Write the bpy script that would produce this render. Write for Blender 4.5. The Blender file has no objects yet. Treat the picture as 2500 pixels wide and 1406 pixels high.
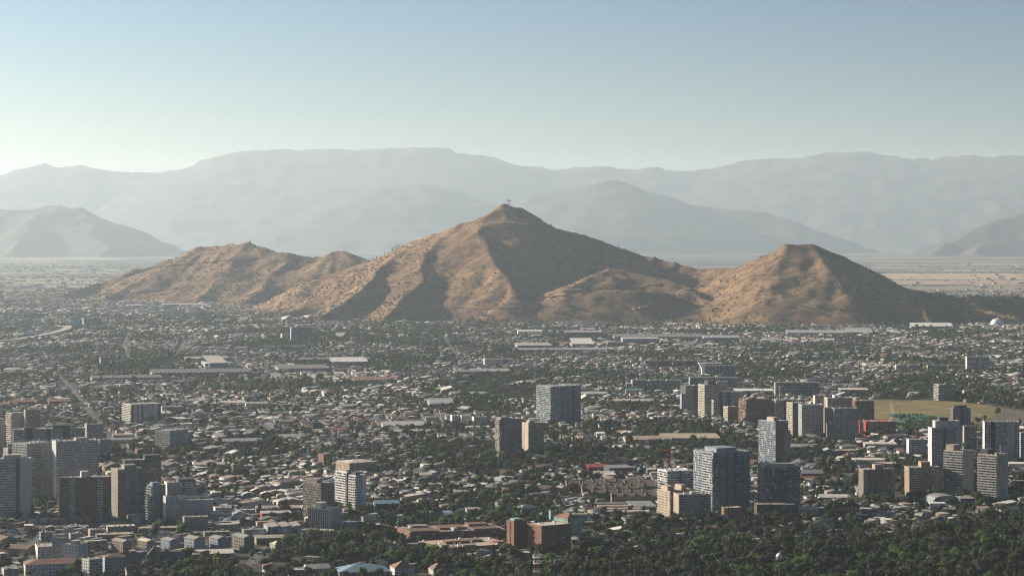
import bpy, math, random
import numpy as np
from math import radians as R, sin, cos, pi, sqrt, atan2

# ------------------------------------------------------------------ camera, sky, sun, exposure
scene = bpy.context.scene
F_PX, CAM_H, HOR = 5776.0, 296.0, 565.0          # focal length in photo pixels, camera height, horizon row
cam_d = bpy.data.cameras.new('camera')
cam = bpy.data.objects.new('camera', cam_d)
scene.collection.objects.link(cam)
cam.location = (0, 0, CAM_H)
cam.rotation_euler = (R(90), 0, 0)
cam_d.sensor_width = 36.0
cam_d.lens = 36.0 * F_PX / 2500.0
cam_d.shift_y = -(703.0 - HOR) / 2500.0
cam_d.clip_start = 5.0
cam_d.clip_end = 200000.0
scene.camera = cam

SUN_EL, SUN_AZ = 20.0, 64.0                        # elevation; degrees to the left of the view direction
SKY_G = 2.0
world = bpy.data.worlds.new('World')
scene.world = world
world.use_nodes = True
wn = world.node_tree
wn.nodes.clear()
w_out = wn.nodes.new('ShaderNodeOutputWorld')
w_bg = wn.nodes.new('ShaderNodeBackground')
w_sky = wn.nodes.new('ShaderNodeTexSky')
w_sky.sky_type = 'NISHITA'
w_sky.sun_disc = False
w_sky.sun_elevation = R(SUN_EL)
w_sky.sun_rotation = R(-SUN_AZ)
w_sky.altitude = 600
w_sky.air_density = 0.8
w_sky.dust_density = 1.75
w_sky.ozone_density = 2.2
w_bg.inputs['Strength'].default_value = .079
w_g = wn.nodes.new('ShaderNodeGamma'); w_g.inputs[1].default_value = SKY_G
w_a = wn.nodes.new('ShaderNodeVectorMath'); w_a.operation = 'SCALE'; w_a.inputs['Scale'].default_value = 0.1
w_b = wn.nodes.new('ShaderNodeVectorMath'); w_b.operation = 'MULTIPLY'; w_b.inputs[1].default_value = (10.4, 10.15, 9.6)
wn.links.new(w_sky.outputs[0], w_a.inputs[0]); wn.links.new(w_a.outputs[0], w_g.inputs[0]); wn.links.new(w_g.outputs[0], w_b.inputs[0]); wn.links.new(w_b.outputs[0], w_bg.inputs['Color'])
wn.links.new(w_bg.outputs[0], w_out.inputs['Surface'])

sun_d = bpy.data.lights.new('sun', 'SUN')
sun = bpy.data.objects.new('sun', sun_d)
scene.collection.objects.link(sun)
sun_d.energy = 4.7
sun_d.angle = R(0.6)
sun_d.color = (1,.88,.73)
from mathutils import Vector
sv = Vector((-cos(R(SUN_EL)) * sin(R(SUN_AZ)), cos(R(SUN_EL)) * cos(R(SUN_AZ)), sin(R(SUN_EL))))
sun.rotation_euler = sv.to_track_quat('Z', 'Y').to_euler()

scene.view_settings.view_transform = 'Standard'
scene.view_settings.look = 'None'
scene.view_settings.exposure = 1.07
scene.view_settings.gamma = 1.0
scene.view_settings.use_curve_mapping = False
scene.cycles.volume_bounces = 1
scene.cycles.max_bounces = 5
scene.cycles.diffuse_bounces = 2
scene.cycles.glossy_bounces = 2
scene.cycles.transmission_bounces = 2
scene.cycles.transparent_max_bounces = 4
scene.cycles.use_denoising = True
scene.cycles.filter_width = 1.15

random.seed(7)
rng = np.random.default_rng(11)
col = scene.collection

# ------------------------------------------------------------------ pixel row / column to place on the plain
def gd(y): return F_PX * CAM_H / (y - HOR)
def gx(px, d): return (px - 1250.0) / F_PX * d
def pz(py, d): return CAM_H - (py - HOR) / F_PX * d
def G(px, py):
    d = gd(py)
    return gx(px, d), d
def pix(x, y, z=0.0): return 1250 + x / y * F_PX, HOR + (CAM_H - z) / y * F_PX

# ------------------------------------------------------------------ materials
MATS = {}
def mat(name, c, rough=0.85, var=0.18, scale=0.15, metallic=0.0, attr=False, spec=0.4, fine=True, c2=None, rand=0.0, trans=0.0):
    if name in MATS: return MATS[name]
    m = bpy.data.materials.new(name); m.use_nodes = True
    nt = m.node_tree; nt.nodes.clear()
    out = nt.nodes.new('ShaderNodeOutputMaterial')
    b = nt.nodes.new('ShaderNodeBsdfPrincipled')
    b.inputs['Roughness'].default_value = rough
    b.inputs['Metallic'].default_value = metallic
    b.inputs['Specular IOR Level'].default_value = spec
    geo = nt.nodes.new('ShaderNodeNewGeometry')
    ns = nt.nodes.new('ShaderNodeTexNoise'); ns.inputs['Scale'].default_value = scale; ns.inputs['Detail'].default_value = 5
    mp = nt.nodes.new('ShaderNodeMapping'); mp.inputs['Scale'].default_value = (1, 1, 0.35)
    nt.links.new(geo.outputs['Position'], mp.inputs['Vector'])
    nt.links.new(mp.outputs[0], ns.inputs['Vector'])
    mr = nt.nodes.new('ShaderNodeMapRange')
    mr.inputs['From Min'].default_value = 0.3; mr.inputs['From Max'].default_value = 0.7
    mr.inputs['To Min'].default_value = 1 - var; mr.inputs['To Max'].default_value = 1 + var
    nt.links.new(ns.outputs['Fac'], mr.inputs['Value'])
    mul = nt.nodes.new('ShaderNodeVectorMath'); mul.operation = 'SCALE'
    if attr:
        at = nt.nodes.new('ShaderNodeAttribute'); at.attribute_name = 'Col'
        nt.links.new(at.outputs['Color'], mul.inputs[0])
    elif c2 is not None:
        n2 = nt.nodes.new('ShaderNodeTexNoise'); n2.inputs['Scale'].default_value = scale * 0.3; n2.inputs['Detail'].default_value = 3
        nt.links.new(geo.outputs['Position'], n2.inputs['Vector'])
        r2 = nt.nodes.new('ShaderNodeMapRange'); r2.inputs['From Min'].default_value = 0.4; r2.inputs['From Max'].default_value = 0.6
        nt.links.new(n2.outputs['Fac'], r2.inputs['Value'])
        mx = nt.nodes.new('ShaderNodeMix'); mx.data_type = 'RGBA'
        mx.inputs[6].default_value = (*c, 1); mx.inputs[7].default_value = (*c2, 1)
        nt.links.new(r2.outputs[0], mx.inputs[0]); nt.links.new(mx.outputs[2], mul.inputs[0])
    else:
        mul.inputs[0].default_value = c
    last = mr.outputs[0]
    if rand > 0:
        oi = nt.nodes.new('ShaderNodeObjectInfo')
        rr = nt.nodes.new('ShaderNodeMapRange'); rr.inputs['To Min'].default_value = 1 - rand; rr.inputs['To Max'].default_value = 1 + rand
        nt.links.new(oi.outputs['Random'], rr.inputs['Value'])
        mm = nt.nodes.new('ShaderNodeMath'); mm.operation = 'MULTIPLY'
        nt.links.new(last, mm.inputs[0]); nt.links.new(rr.outputs[0], mm.inputs[1]); last = mm.outputs[0]
    nt.links.new(last, mul.inputs['Scale'])
    nt.links.new(mul.outputs[0], b.inputs['Base Color'])
    if trans > 0:
        tr = nt.nodes.new('ShaderNodeBsdfTranslucent')
        t2 = nt.nodes.new('ShaderNodeVectorMath'); t2.operation = 'MULTIPLY'; t2.inputs[1].default_value = (1.25, 1.5, 0.5)
        nt.links.new(mul.outputs[0], t2.inputs[0]); nt.links.new(t2.outputs[0], tr.inputs['Color'])
        ms = nt.nodes.new('ShaderNodeMixShader'); ms.inputs[0].default_value = trans
        nt.links.new(b.outputs[0], ms.inputs[1]); nt.links.new(tr.outputs[0], ms.inputs[2])
        nt.links.new(ms.outputs[0], out.inputs['Surface'])
    else:
        nt.links.new(b.outputs[0], out.inputs['Surface'])
    MATS[name] = m
    return m

def wallmat(key):
    return mat('plaster ' + key, WALLC[key], rough=0.9, var=0.13, scale=0.12, spec=0.2)
WALLC = dict(cream=(0.394, 0.353, 0.287), pale=(0.451, 0.435, 0.394), white=(0.541, 0.533, 0.508), grey=(0.262, 0.262, 0.262), lgrey=(0.344, 0.353, 0.353),
             brown=(0.123, 0.086, 0.066), dgrey=(0.074, 0.074, 0.082), brick=(0.164, 0.086, 0.061), orange=(0.27, 0.165, 0.1), mint=(0.221, 0.353, 0.279),
             tan=(0.271, 0.213, 0.156), beige=(0.344, 0.287, 0.221), red=(.27, .03, .028), bluegrey=(0.213, 0.246, 0.279), warmgrey=(0.221, 0.205, 0.184),
             taupe=(0.18, 0.156, 0.135), navy=(0.037, 0.057, 0.098), teal=(0.082, 0.18, 0.189), ochre=(0.295, 0.205, 0.082), black=(0.025, 0.025, 0.027))
def roofmat(key):
    c, ro, me = ROOFC[key]
    return mat('roofing ' + key, c, rough=ro, var=0.22, scale=0.2, metallic=me, spec=0.5)
ROOFC = dict(zinc=((.4, .39, .38), .55, .1), white=((.62, .6, .56), .6, 0.), grey=((.19, .19, .19), .75, .0), dark=((.08, .08, .085), .8, 0.),
             tile=((.19, .095, .062), .85, 0.), rust=((.26, .12, .075), .8, 0.), tan=((.42, .335, .24), .7, 0.), brown=((.13, .085, .06), .85, 0.),
             gravel=((.22, .2, .175), .95, 0.), blue=((.2, .3, .36), .5, .1), green=((.12, .24, .2), .6, 0.), pale=((.52, .47, .4), .65, 0.), red=((.35, .07, .05), .7, 0.))
GL = [mat('window glass dark', (.018, .022, .028), rough=.12, var=.1, spec=.5),
      mat('window glass grey', (.06, .07, .08), rough=.15, var=.1, spec=.6),
      mat('window curtain mid', (.2, .19, .17), rough=.5, var=.1),
      mat('window curtain pale', (.45, .43, .39), rough=.6, var=.1),
      mat('window glass blue', (.05, .08, .11), rough=.1, var=.1, spec=.8)]
GLW = [.42, .25, .15, .08, .10]
M_CONC = mat('concrete slab', (.38, .37, .35), rough=.9)
M_WHITE = mat('white paint', (.72, .71, .69), rough=.6)
M_STEEL = mat('galvanised steel', (.4, .41, .42), rough=.45, metallic=.4)
M_ASPH = mat('asphalt', (.06, .06, .062), rough=.9, var=.2)
M_BARK = mat('bark', (.09, .07, .055), rough=.95)
M_RED = mat('red paint', (.5, .05, .04), rough=.5)
M_RAIL = mat('balcony railing', (.3, .31, .32), rough=.5)
M_TYRE = mat('tyre rubber', (.02, .02, .02), rough=.9)

# ------------------------------------------------------------------ mesh helpers
class MB:
    """collects boxes, prisms and free faces; build() links them as one mesh"""
    def __init__(s): s.v = []; s.f = []; s.m = []
    def add(s, vs, fs, m=0):
        o = len(s.v); s.v.extend(vs)
        for f in fs: s.f.append(tuple(i + o for i in f)); s.m.append(m)
    def box(s, x0, x1, y0, y1, z0, z1, m=0, bottom=True):
        vs = [(x0, y0, z0), (x1, y0, z0), (x1, y1, z0), (x0, y1, z0), (x0, y0, z1), (x1, y0, z1), (x1, y1, z1), (x0, y1, z1)]
        fs = [(0, 1, 5, 4), (1, 2, 6, 5), (2, 3, 7, 6), (3, 0, 4, 7), (4, 5, 6, 7)]
        if bottom: fs.append((3, 2, 1, 0))
        s.add(vs, fs, m)
    def fbox(s, fr, s0, s1, n0, n1, z0, z1, m=0):
        (ox, oy), (dx, dy), (nx, ny) = fr
        def P(a, n, z): return (ox + dx * a + nx * n, oy + dy * a + ny * n, z)
        vs = [P(s0, n1, z0), P(s1, n1, z0), P(s1, n0, z0), P(s0, n0, z0), P(s0, n1, z1), P(s1, n1, z1), P(s1, n0, z1), P(s0, n0, z1)]
        s.add(vs, [(0, 1, 5, 4), (1, 2, 6, 5), (3, 0, 4, 7), (4, 5, 6, 7), (3, 2, 1, 0)], m)
    def bar(s, a, b, w, m=0, n=4, w2=None):
        a = Vector(a); b = Vector(b); d = (b - a)
        if d.length < 1e-6: return
        q = d.to_track_quat('Z', 'Y'); w2 = w if w2 is None else w2
        vs = []
        for p, ww in ((a, w), (b, w2)):
            for k in range(n):
                t = 2 * pi * (k + .5) / n
                vs.append(tuple(p + q @ Vector((cos(t) * ww, sin(t) * ww, 0))))
        fs = [(k, (k + 1) % n, n + (k + 1) % n, n + k) for k in range(n)] + [tuple(range(n - 1, -1, -1)), tuple(range(n, 2 * n))]
        s.add(vs, fs, m)
    def lathe(s, prof, n=20, m=0, c=(0, 0), x0=0, half=False):
        vs = []
        for r, z in prof:
            for k in range(n):
                t = 2 * pi * k / n
                vs.append((c[0] + r * cos(t), c[1] + r * sin(t), z))
        fs = []
        for i in range(len(prof) - 1):
            for k in range(n):
                k2 = (k + 1) % n
                fs.append((i * n + k, i * n + k2, (i + 1) * n + k2, (i + 1) * n + k))
        s.add(vs, fs, m)
    def build(s, name, mats, parent=None, loc=None, smooth=False):
        me = bpy.data.meshes.new(name); me.from_pydata(s.v, [], s.f)
        if not isinstance(mats, (list, tuple)): mats = [mats]
        for mm in mats: me.materials.append(mm)
        if len(mats) > 1: me.polygons.foreach_set('material_index', s.m)
        if smooth: me.polygons.foreach_set('use_smooth', [True] * len(s.f))
        return link(name, me, parent, loc)
def link(name, me, parent=None, loc=None, rz=0.0):
    o = bpy.data.objects.new(name, me); col.objects.link(o)
    if parent is not None: o.parent = parent
    if loc is not None: o.location = loc
    if rz: o.rotation_euler = (0, 0, rz)
    return o
def tag(o, label=None, cat=None, group=None, kind=None):
    if label: o['label'] = label
    if cat: o['category'] = cat
    if group: o['group'] = group
    if kind: o['kind'] = kind
    return o
def thing(name, label, cat, loc, rz=0.0, group=None):
    o = bpy.data.objects.new(name, None); col.objects.link(o)
    o.location = loc; o.rotation_euler = (0, 0, rz); o.empty_display_size = 1
    return tag(o, label, cat, group)

def npmesh(name, V, F, mats, mi=None, colr=None, smooth=False):
    """F: (n,4) or (n,3) int array, or list of such arrays"""
    Fs = F if isinstance(F, list) else [F]
    me = bpy.data.meshes.new(name)
    V = np.ascontiguousarray(V, dtype=np.float32)
    me.vertices.add(len(V)); me.vertices.foreach_set('co', V.ravel())
    loops = np.concatenate([f.ravel() for f in Fs]).astype(np.int32)
    tot = np.concatenate([np.full(len(f), f.shape[1]) for f in Fs]).astype(np.int32)
    start = np.concatenate([[0], np.cumsum(tot)[:-1]]).astype(np.int32)
    me.loops.add(len(loops)); me.loops.foreach_set('vertex_index', loops)
    me.polygons.add(len(tot)); me.polygons.foreach_set('loop_start', start); me.polygons.foreach_set('loop_total', tot)
    for m in mats: me.materials.append(m)
    if mi is not None: me.polygons.foreach_set('material_index', np.ascontiguousarray(mi, dtype=np.int32))
    if smooth: me.polygons.foreach_set('use_smooth', np.ones(len(tot), dtype=bool))
    if colr is not None:
        a = me.attributes.new('Col', 'FLOAT_COLOR', 'FACE')
        c4 = np.ones((len(tot), 4), dtype=np.float32); c4[:, :3] = colr
        a.data.foreach_set('color', c4.ravel())
    me.update(calc_edges=True); me.validate()
    return me

# ------------------------------------------------------------------ noise
_perm = np.arange(256); np.random.RandomState(3).shuffle(_perm); _perm = np.concatenate([_perm, _perm])
_ang = np.random.RandomState(5).rand(256) * 2 * pi
_gx, _gy = np.cos(_ang), np.sin(_ang)
def pn(x, y, seed=0):
    x = np.asarray(x, float) + seed * 17.31; y = np.asarray(y, float) + seed * 9.77
    xi = np.floor(x).astype(int); yi = np.floor(y).astype(int)
    xf = x - xi; yf = y - yi
    u = xf * xf * xf * (xf * (xf * 6 - 15) + 10); v = yf * yf * yf * (yf * (yf * 6 - 15) + 10)
    def g(ix, iy, dx, dy):
        h = _perm[_perm[ix & 255] + (iy & 255)]
        return _gx[h] * dx + _gy[h] * dy
    a = g(xi, yi, xf, yf); b = g(xi + 1, yi, xf - 1, yf); c = g(xi, yi + 1, xf, yf - 1); d = g(xi + 1, yi + 1, xf - 1, yf - 1)
    return (a * (1 - u) + b * u) * (1 - v) + (c * (1 - u) + d * u) * v * 1.0
def fbm(x, y, oct=4, seed=0, ridged=False):
    s = 0; a = 1.0; t = 0
    for i in range(oct):
        n = pn(x * 2 ** i, y * 2 ** i, seed + i)
        if ridged: n = 0.5 - np.abs(n) * 1.6
        s = s + n * a; t += a; a *= 0.5
    return s / t * 1.5

# ------------------------------------------------------------------ terrain: ridges given as (column, row, distance)
def ridge_field(X, Y, ridges, wob=60.0, k=20.0):
    """height from ridge lines; every ridge falls off sideways with its own slope"""
    wx = X + wob * fbm(X / 420, Y / 420, 3, 1); wy = Y + wob * fbm(X / 420, Y / 420, 3, 2)
    best = np.full(X.shape, -1e9)
    for pts, slope, gul in ridges:
        P = np.array([(gx(a, d), d, pz(b, d)) for a, b, d in pts])
        h = np.full(X.shape, -1e9); L = 0
        for i in range(len(P) - 1):
            ax, ay, az = P[i]; bx, by, bz = P[i + 1]
            dx, dy = bx - ax, by - ay; l2 = dx * dx + dy * dy; ln = sqrt(l2)
            t = np.clip(((wx - ax) * dx + (wy - ay) * dy) / l2, 0, 1)
            ex, ey = wx - (ax + t * dx), wy - (ay + t * dy)
            dist = np.sqrt(ex * ex + ey * ey)
            s = L + t * ln
            zz = az + t * (bz - az)
            sd = slope * (1 + 0.18 * pn(s / 300.0, dist / 500.0, 4))
            g = np.abs(pn(s / 95.0, dist / 420.0, 7)) * 2.0 - 0.45 + 0.5 * pn(s / 40.0, dist / 200.0, 9)
            hh = zz - sd * dist - gul * g * np.clip(dist / 160.0, 0, 1) * np.clip(zz / 120.0, .15, 1)
            h = np.maximum(h, hh); L += ln
        best = np.maximum(best, h) + k * np.log1p(np.exp(-np.abs(best - h) / k)) * (best > -1e8)
    return best

def terrain_object(name, x0, x1, y0, y1, st, ridges, material, label_kind='structure', rough=6.0, rs=90.0, wob=60.0, soft=14.0, extra=None):
    nx = int((x1 - x0) / st) + 1; ny = int((y1 - y0) / st) + 1
    xs = np.linspace(x0, x1, nx); ys = np.linspace(y0, y1, ny)
    X, Y = np.meshgrid(xs, ys)
    H = ridge_field(X, Y, ridges, wob=wob)
    if extra is not None: H = extra(X, Y, H)
    H = H + rough * fbm(X / rs, Y / rs, 4, 21) * np.clip(H / 60.0, 0, 1)
    foot = soft
    H = np.where(H > foot, H, foot * np.exp(np.clip((H - foot) / foot, -30, 0)) - 0.0)
    H = H - 1.2
    H = np.maximum(H, -0.6)
    idx = np.arange(nx * ny).reshape(ny, nx)
    q = np.stack([idx[:-1, :-1], idx[:-1, 1:], idx[1:, 1:], idx[1:, :-1]], -1).reshape(-1, 4)
    hm = np.maximum.reduce([H[:-1, :-1], H[:-1, 1:], H[1:, 1:], H[1:, :-1]]).ravel()
    q = q[hm > -0.55]
    V = np.stack([X.ravel(), Y.ravel(), H.ravel()], -1)
    used = np.unique(q); remap = np.zeros(len(V), int); remap[used] = np.arange(len(used))
    me = npmesh(name, V[used], remap[q], [material], smooth=True)
    o = link(name, me); o['kind'] = label_kind
    return o, (x0, x1, y0, y1, st, xs, ys, H)
def sample(T, x, y):
    x0, x1, y0, y1, st, xs, ys, H = T
    x = np.asarray(x, float); y = np.asarray(y, float)
    fx = (x - x0) / (xs[1] - xs[0]); fy = (y - y0) / (ys[1] - ys[0])
    ins = (fx >= 0) & (fy >= 0) & (fx < len(xs) - 1) & (fy < len(ys) - 1)
    ix = np.clip(fx.astype(int), 0, len(xs) - 2); iy = np.clip(fy.astype(int), 0, len(ys) - 2)
    u = np.clip(fx - ix, 0, 1); v = np.clip(fy - iy, 0, 1)
    h = (H[iy, ix] * (1 - u) + H[iy, ix + 1] * u) * (1 - v) + (H[iy + 1, ix] * (1 - u) + H[iy + 1, ix + 1] * u) * v
    return np.where(ins, h, -0.6)
def hit(T, px, py, d0=7200.0, d1=11800.0):
    d = np.arange(d0, d1, 4.0)
    x = gx(px, d); z = pz(py, d); h = sample(T, x, d)
    k = np.argmax(h >= z)
    if h[k] < z[k]: return None
    return float(x[k]), float(d[k]), float(h[k])

def hillmat(name, cols, haze=False):
    """dry grass, bare soil and scrub mixed by noise"""
    m = bpy.data.materials.new(name); m.use_nodes = True
    nt = m.node_tree; b = nt.nodes['Principled BSDF']; b.inputs['Roughness'].default_value = .95; b.inputs['Specular IOR Level'].default_value = .1
    geo = nt.nodes.new('ShaderNodeNewGeometry')
    def noise(sc, det=6, rough=.6):
        n = nt.nodes.new('ShaderNodeTexNoise'); n.inputs['Scale'].default_value = sc; n.inputs['Detail'].default_value = det; n.inputs['Roughness'].default_value = rough
        nt.links.new(geo.outputs['Position'], n.inputs['Vector']); return n.outputs['Fac']
    def rng_(s, a, c):
        r = nt.nodes.new('ShaderNodeMapRange'); r.inputs['From Min'].default_value = a; r.inputs['From Max'].default_value = c; r.interpolation_type = 'SMOOTHSTEP'
        nt.links.new(s, r.inputs['Value']); return r.outputs[0]
    def mix(f, a, c):
        x = nt.nodes.new('ShaderNodeMix'); x.data_type = 'RGBA'; nt.links.new(f, x.inputs[0])
        for i, v in ((6, a), (7, c)):
            if isinstance(v, tuple): x.inputs[i].default_value = (*v, 1)
            else: nt.links.new(v, x.inputs[i])
        return x.outputs[2]
    c = mix(rng_(noise(.006, 4), .4, .62), cols[0], cols[1])
    c = mix(rng_(noise(.03, 6, .7), .46, .62), c, cols[2])
    c = mix(rng_(noise(.09, 5, .7), .53, .66), c, cols[3])
    nt.links.new(c, b.inputs['Base Color'])
    bm = nt.nodes.new('ShaderNodeBump'); bm.inputs['Strength'].default_value = .7
    nt.links.new(noise(.05, 8, .65), bm.inputs['Height']); nt.links.new(bm.outputs[0], b.inputs['Normal'])
    return m
# ------------------------------------------------------------------ ground, plain, hills
GROUNDM = mat('dusty town ground', (.075, .07, .058), rough=.95, var=.4, scale=.05, c2=(.04, .042, .04), spec=.1)
me = npmesh('ground', [(-32000, -2500, 0), (32000, -2500, 0), (32000, 60000, 0), (-32000, 60000, 0)], np.array([[0, 1, 2, 3]]), [GROUNDM])
tag(link('ground', me), kind='structure')

HM = hillmat('dry hillside', [(.25, .158, .077), (.155, .094, .052), (.095, .058, .04), (.038, .036, .025)])
HMR = hillmat('distant dry mountain', [(.1, .078, .055), (.075, .06, .043), (.06, .05, .036), (.04, .038, .028)])

crest_c = [(600, 757, 8900), (700, 715, 8850), (800, 675, 8780), (900, 633, 8700), (1000, 597, 8620), (1070, 566, 8560), (1150, 541, 8510), (1200, 522, 8500),
           (1245, 503, 8500), (1278, 507, 8500), (1330, 535, 8480), (1400, 567, 8450), (1450, 587, 8430), (1500, 606, 8400), (1550, 624, 8380),
           (1600, 638, 8350), (1640, 644, 8300), (1700, 655, 8250), (1780, 655, 8150), (1830, 645, 8050), (1870, 630, 8000), (1900, 618, 7950),
           (1930, 607, 7900), (2012, 607, 7900), (2042, 623, 7880), (2080, 646, 7850), (2150, 676, 7820), (2200, 695, 7800), (2260, 716, 7850),
           (2350, 728, 7950), (2420, 722, 8000), (2500, 725, 8100), (2750, 735, 8300)]
crest_l = [(60, 726, 10250), (150, 719, 10300), (250, 689, 10450), (300, 671, 10500), (400, 635, 10550), (480, 606, 10450), (540, 601, 10400), (610, 597, 10300), (640, 603, 10250),
           (700, 622, 10150), (760, 631, 10100), (800, 616, 10000), (830, 611, 10000), (870, 618, 9950), (900, 636, 9900), (960, 662, 9800), (1060, 700, 9700)]
RID = [
    (crest_c, .62, 22), (crest_l, .56, 24),
    ([(1040, 580, 8570), (985, 628, 8340), (920, 680, 8120), (855, 728, 7930), (785, 775, 7740)], .55, 14),
    ([(1000, 597, 8620), (920, 660, 8480), (830, 715, 8330), (740, 750, 8200), (660, 768, 8060)], .45, 12),
    ([(1110, 556, 8520), (1075, 588, 8400), (1045, 640, 8180), (1015, 700, 7930), (980, 752, 7740), (950, 784, 7620)], .7, 10),
    ([(1238, 505, 8490), (1200, 535, 8410), (1180, 566, 8300), (1204, 612, 8130), (1222, 660, 7960), (1250, 715, 7800), (1275, 780, 7640)], .56, 9),
    ([(1580, 640, 8350), (1530, 656, 8180), (1480, 662, 8010), (1430, 682, 7900), (1390, 702, 7820)], .5, 8),
    ([(1480, 662, 8010), (1560, 674, 7950), (1650, 694, 7850), (1715, 735, 7740), (1760, 778, 7640)], .5, 8),
    ([(1330, 716, 7850), (1400, 704, 7790), (1500, 706, 7760), (1600, 716, 7740), (1680, 752, 7690)], 1.0, 5),
    ([(1930, 607, 7900), (1895, 672, 7720), (1850, 735, 7570), (1800, 787, 7440)], .48, 11),
    ([(2008, 607, 7890), (2040, 660, 7680), (2052, 722, 7520), (2065, 788, 7420)], .6, 7),
    ([(1972, 607, 7890), (1966, 680, 7690), (1972, 785, 7430)], .4, 6),
    ([(2160, 680, 7810), (2215, 728, 7630), (2270, 784, 7440)], .6, 7),
    ([(610, 600, 10290), (560, 650, 10050), (520, 700, 9850), (470, 735, 9650)], .42, 12),
    ([(480, 606, 10450), (380, 665, 10250), (300, 705, 10100), (230, 735, 9900)], .42, 12),
    ([(700, 622, 10150), (665, 680, 9900), (610, 725, 9600), (560, 750, 9300)], .42, 12),
    ([(2380, 735, 7950), (2400, 755, 7800), (2480, 770, 7650)], .35, 6),
]
hill_o, TH = terrain_object('dry_hills', -2400, 2300, 7250, 11400, 10.0, RID, HM, rough=11.0, rs=85.0, wob=70.0)

# far ranges
far_l = [(-300, 520, 29500), (-100, 512, 29300), (0, 509, 29000), (60, 511, 29000), (100, 505, 29000), (130, 502, 29000), (160, 508, 29000), (185, 506, 29000), (210, 515, 29000), (250, 538, 28800),
         (300, 560, 28600), (370, 593, 28300), (430, 617, 28000)]
far_r = [(2270, 610, 28000), (2330, 582, 28500), (2400, 551, 29000), (2440, 536, 29300), (2500, 517, 29500), (2600, 505, 29500), (2900, 490, 29500)]
terrain_object('far_left_hill', -10500, -3300, 26000, 31500, 50.0, [(far_l, .42, 30), ([(110, 504, 29000), (60, 560, 28000), (20, 610, 27000)], .45, 25), ([(190, 508, 29000), (230, 570, 28000), (260, 612, 27200)], .45, 25)], HMR, rough=22, rs=500, wob=160, soft=20)
terrain_object('far_right_hill', 4200, 10500, 26500, 31500, 50.0, [(far_r, .42, 30), ([(2440, 536, 29300), (2400, 590, 28400), (2380, 612, 27800)], .5, 25)], HMR, rough=22, rs=500, wob=160, soft=20)
mid_l = [(560, 618, 36500), (640, 580, 36500), (680, 560, 36500), (760, 512, 36500), (850, 480, 36500), (930, 457, 36500), (1040, 448, 36500), (1080, 458, 36500), (1140, 480, 36500), (1230, 520, 36000), (1340, 570, 35800)]
mid_r = [(1150, 560, 33000), (1250, 505, 33500), (1350, 470, 33500), (1420, 457, 33500), (1470, 444, 33500), (1495, 435, 33500), (1520, 448, 33500), (1560, 478, 33500), (1620, 487, 33500), (1700, 500, 33500), (1780, 510, 33500),
         (1850, 515, 33500), (1900, 530, 33300), (1960, 552, 33200), (2030, 584, 33000), (2090, 610, 33000)]
main_r = [(-400, 440, 43499), (0, 432, 43499), (30, 435, 43499), (70, 409, 43499), (100, 398, 43499), (125, 407, 43499), (150, 410, 43499), (190, 403, 43499), (225, 412, 43499), (280, 415, 43499), (350, 420, 43499),
          (420, 420, 43499), (470, 411, 43499), (520, 387, 43499), (560, 373, 43499), (600, 367, 43499), (690, 364, 43499), (760, 366, 43499), (830, 363, 43499), (860, 366, 43499), (950, 361, 43499), (1020, 358, 43499),
          (1070, 360, 43499), (1110, 372, 43499), (1150, 374, 43499), (1190, 382, 43499), (1240, 397, 43499), (1300, 403, 43499), (1350, 412, 43499), (1400, 411, 43499), (1480, 406, 43499), (1510, 417, 43499), (1530, 410, 43499),
          (1560, 416, 43499), (1590, 408, 43499), (1620, 416, 43499), (1680, 418, 43499), (1740, 412, 43499), (1800, 397, 43499), (1830, 391, 43499), (1900, 387, 43499), (1960, 381, 43499), (2020, 372, 43499), (2100, 371, 43499),
          (2160, 380, 43499), (2220, 384, 43499), (2330, 381, 43499), (2400, 379, 43499), (2500, 377, 43499), (2900, 380, 43499)]
terrain_object('middle_mountain', -7500, 6500, 31000, 39000, 90.0, [(mid_l, .35, 60), (mid_r, .38, 60)], HMR, rough=40, rs=800, wob=150, soft=30)
terrain_object('far_mountain_range', -13500, 13500, 38500, 48500, 120.0,
               [(main_r, .38, 110)] + [([(a, b, 43500), (a + s * 30, b + 90, 42000), (a + s * 70, b + 180, 40500)], .42, 90) for a, b, s in ((100, 400, -1), (560, 375, -1), (830, 365, 1), (1070, 362, 1), (1590, 410, -1), (1830, 392, 1), (2100, 372, 1), (2330, 382, 1))],
               HMR, rough=45, rs=700, wob=200, soft=30)

# haze: air over the whole plain
hz = bpy.data.materials.new('haze'); hz.use_nodes = True
nt = hz.node_tree; nt.nodes.clear()
ho = nt.nodes.new('ShaderNodeOutputMaterial'); hv = nt.nodes.new('ShaderNodeVolumePrincipled')
hv.inputs['Color'].default_value = (.72, .88, 1, 1)
hv.inputs['Density'].default_value = 2.1e-5
hv.inputs['Anisotropy'].default_value = .4
nt.links.new(hv.outputs[0], ho.inputs['Volume'])
mb = MB(); mb.box(-31900, 31900, -2400, 59900, -1.0, 1960)
hazeo = mb.build('haze', hz); tag(hazeo, kind='stuff')
me = hazeo.data

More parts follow.
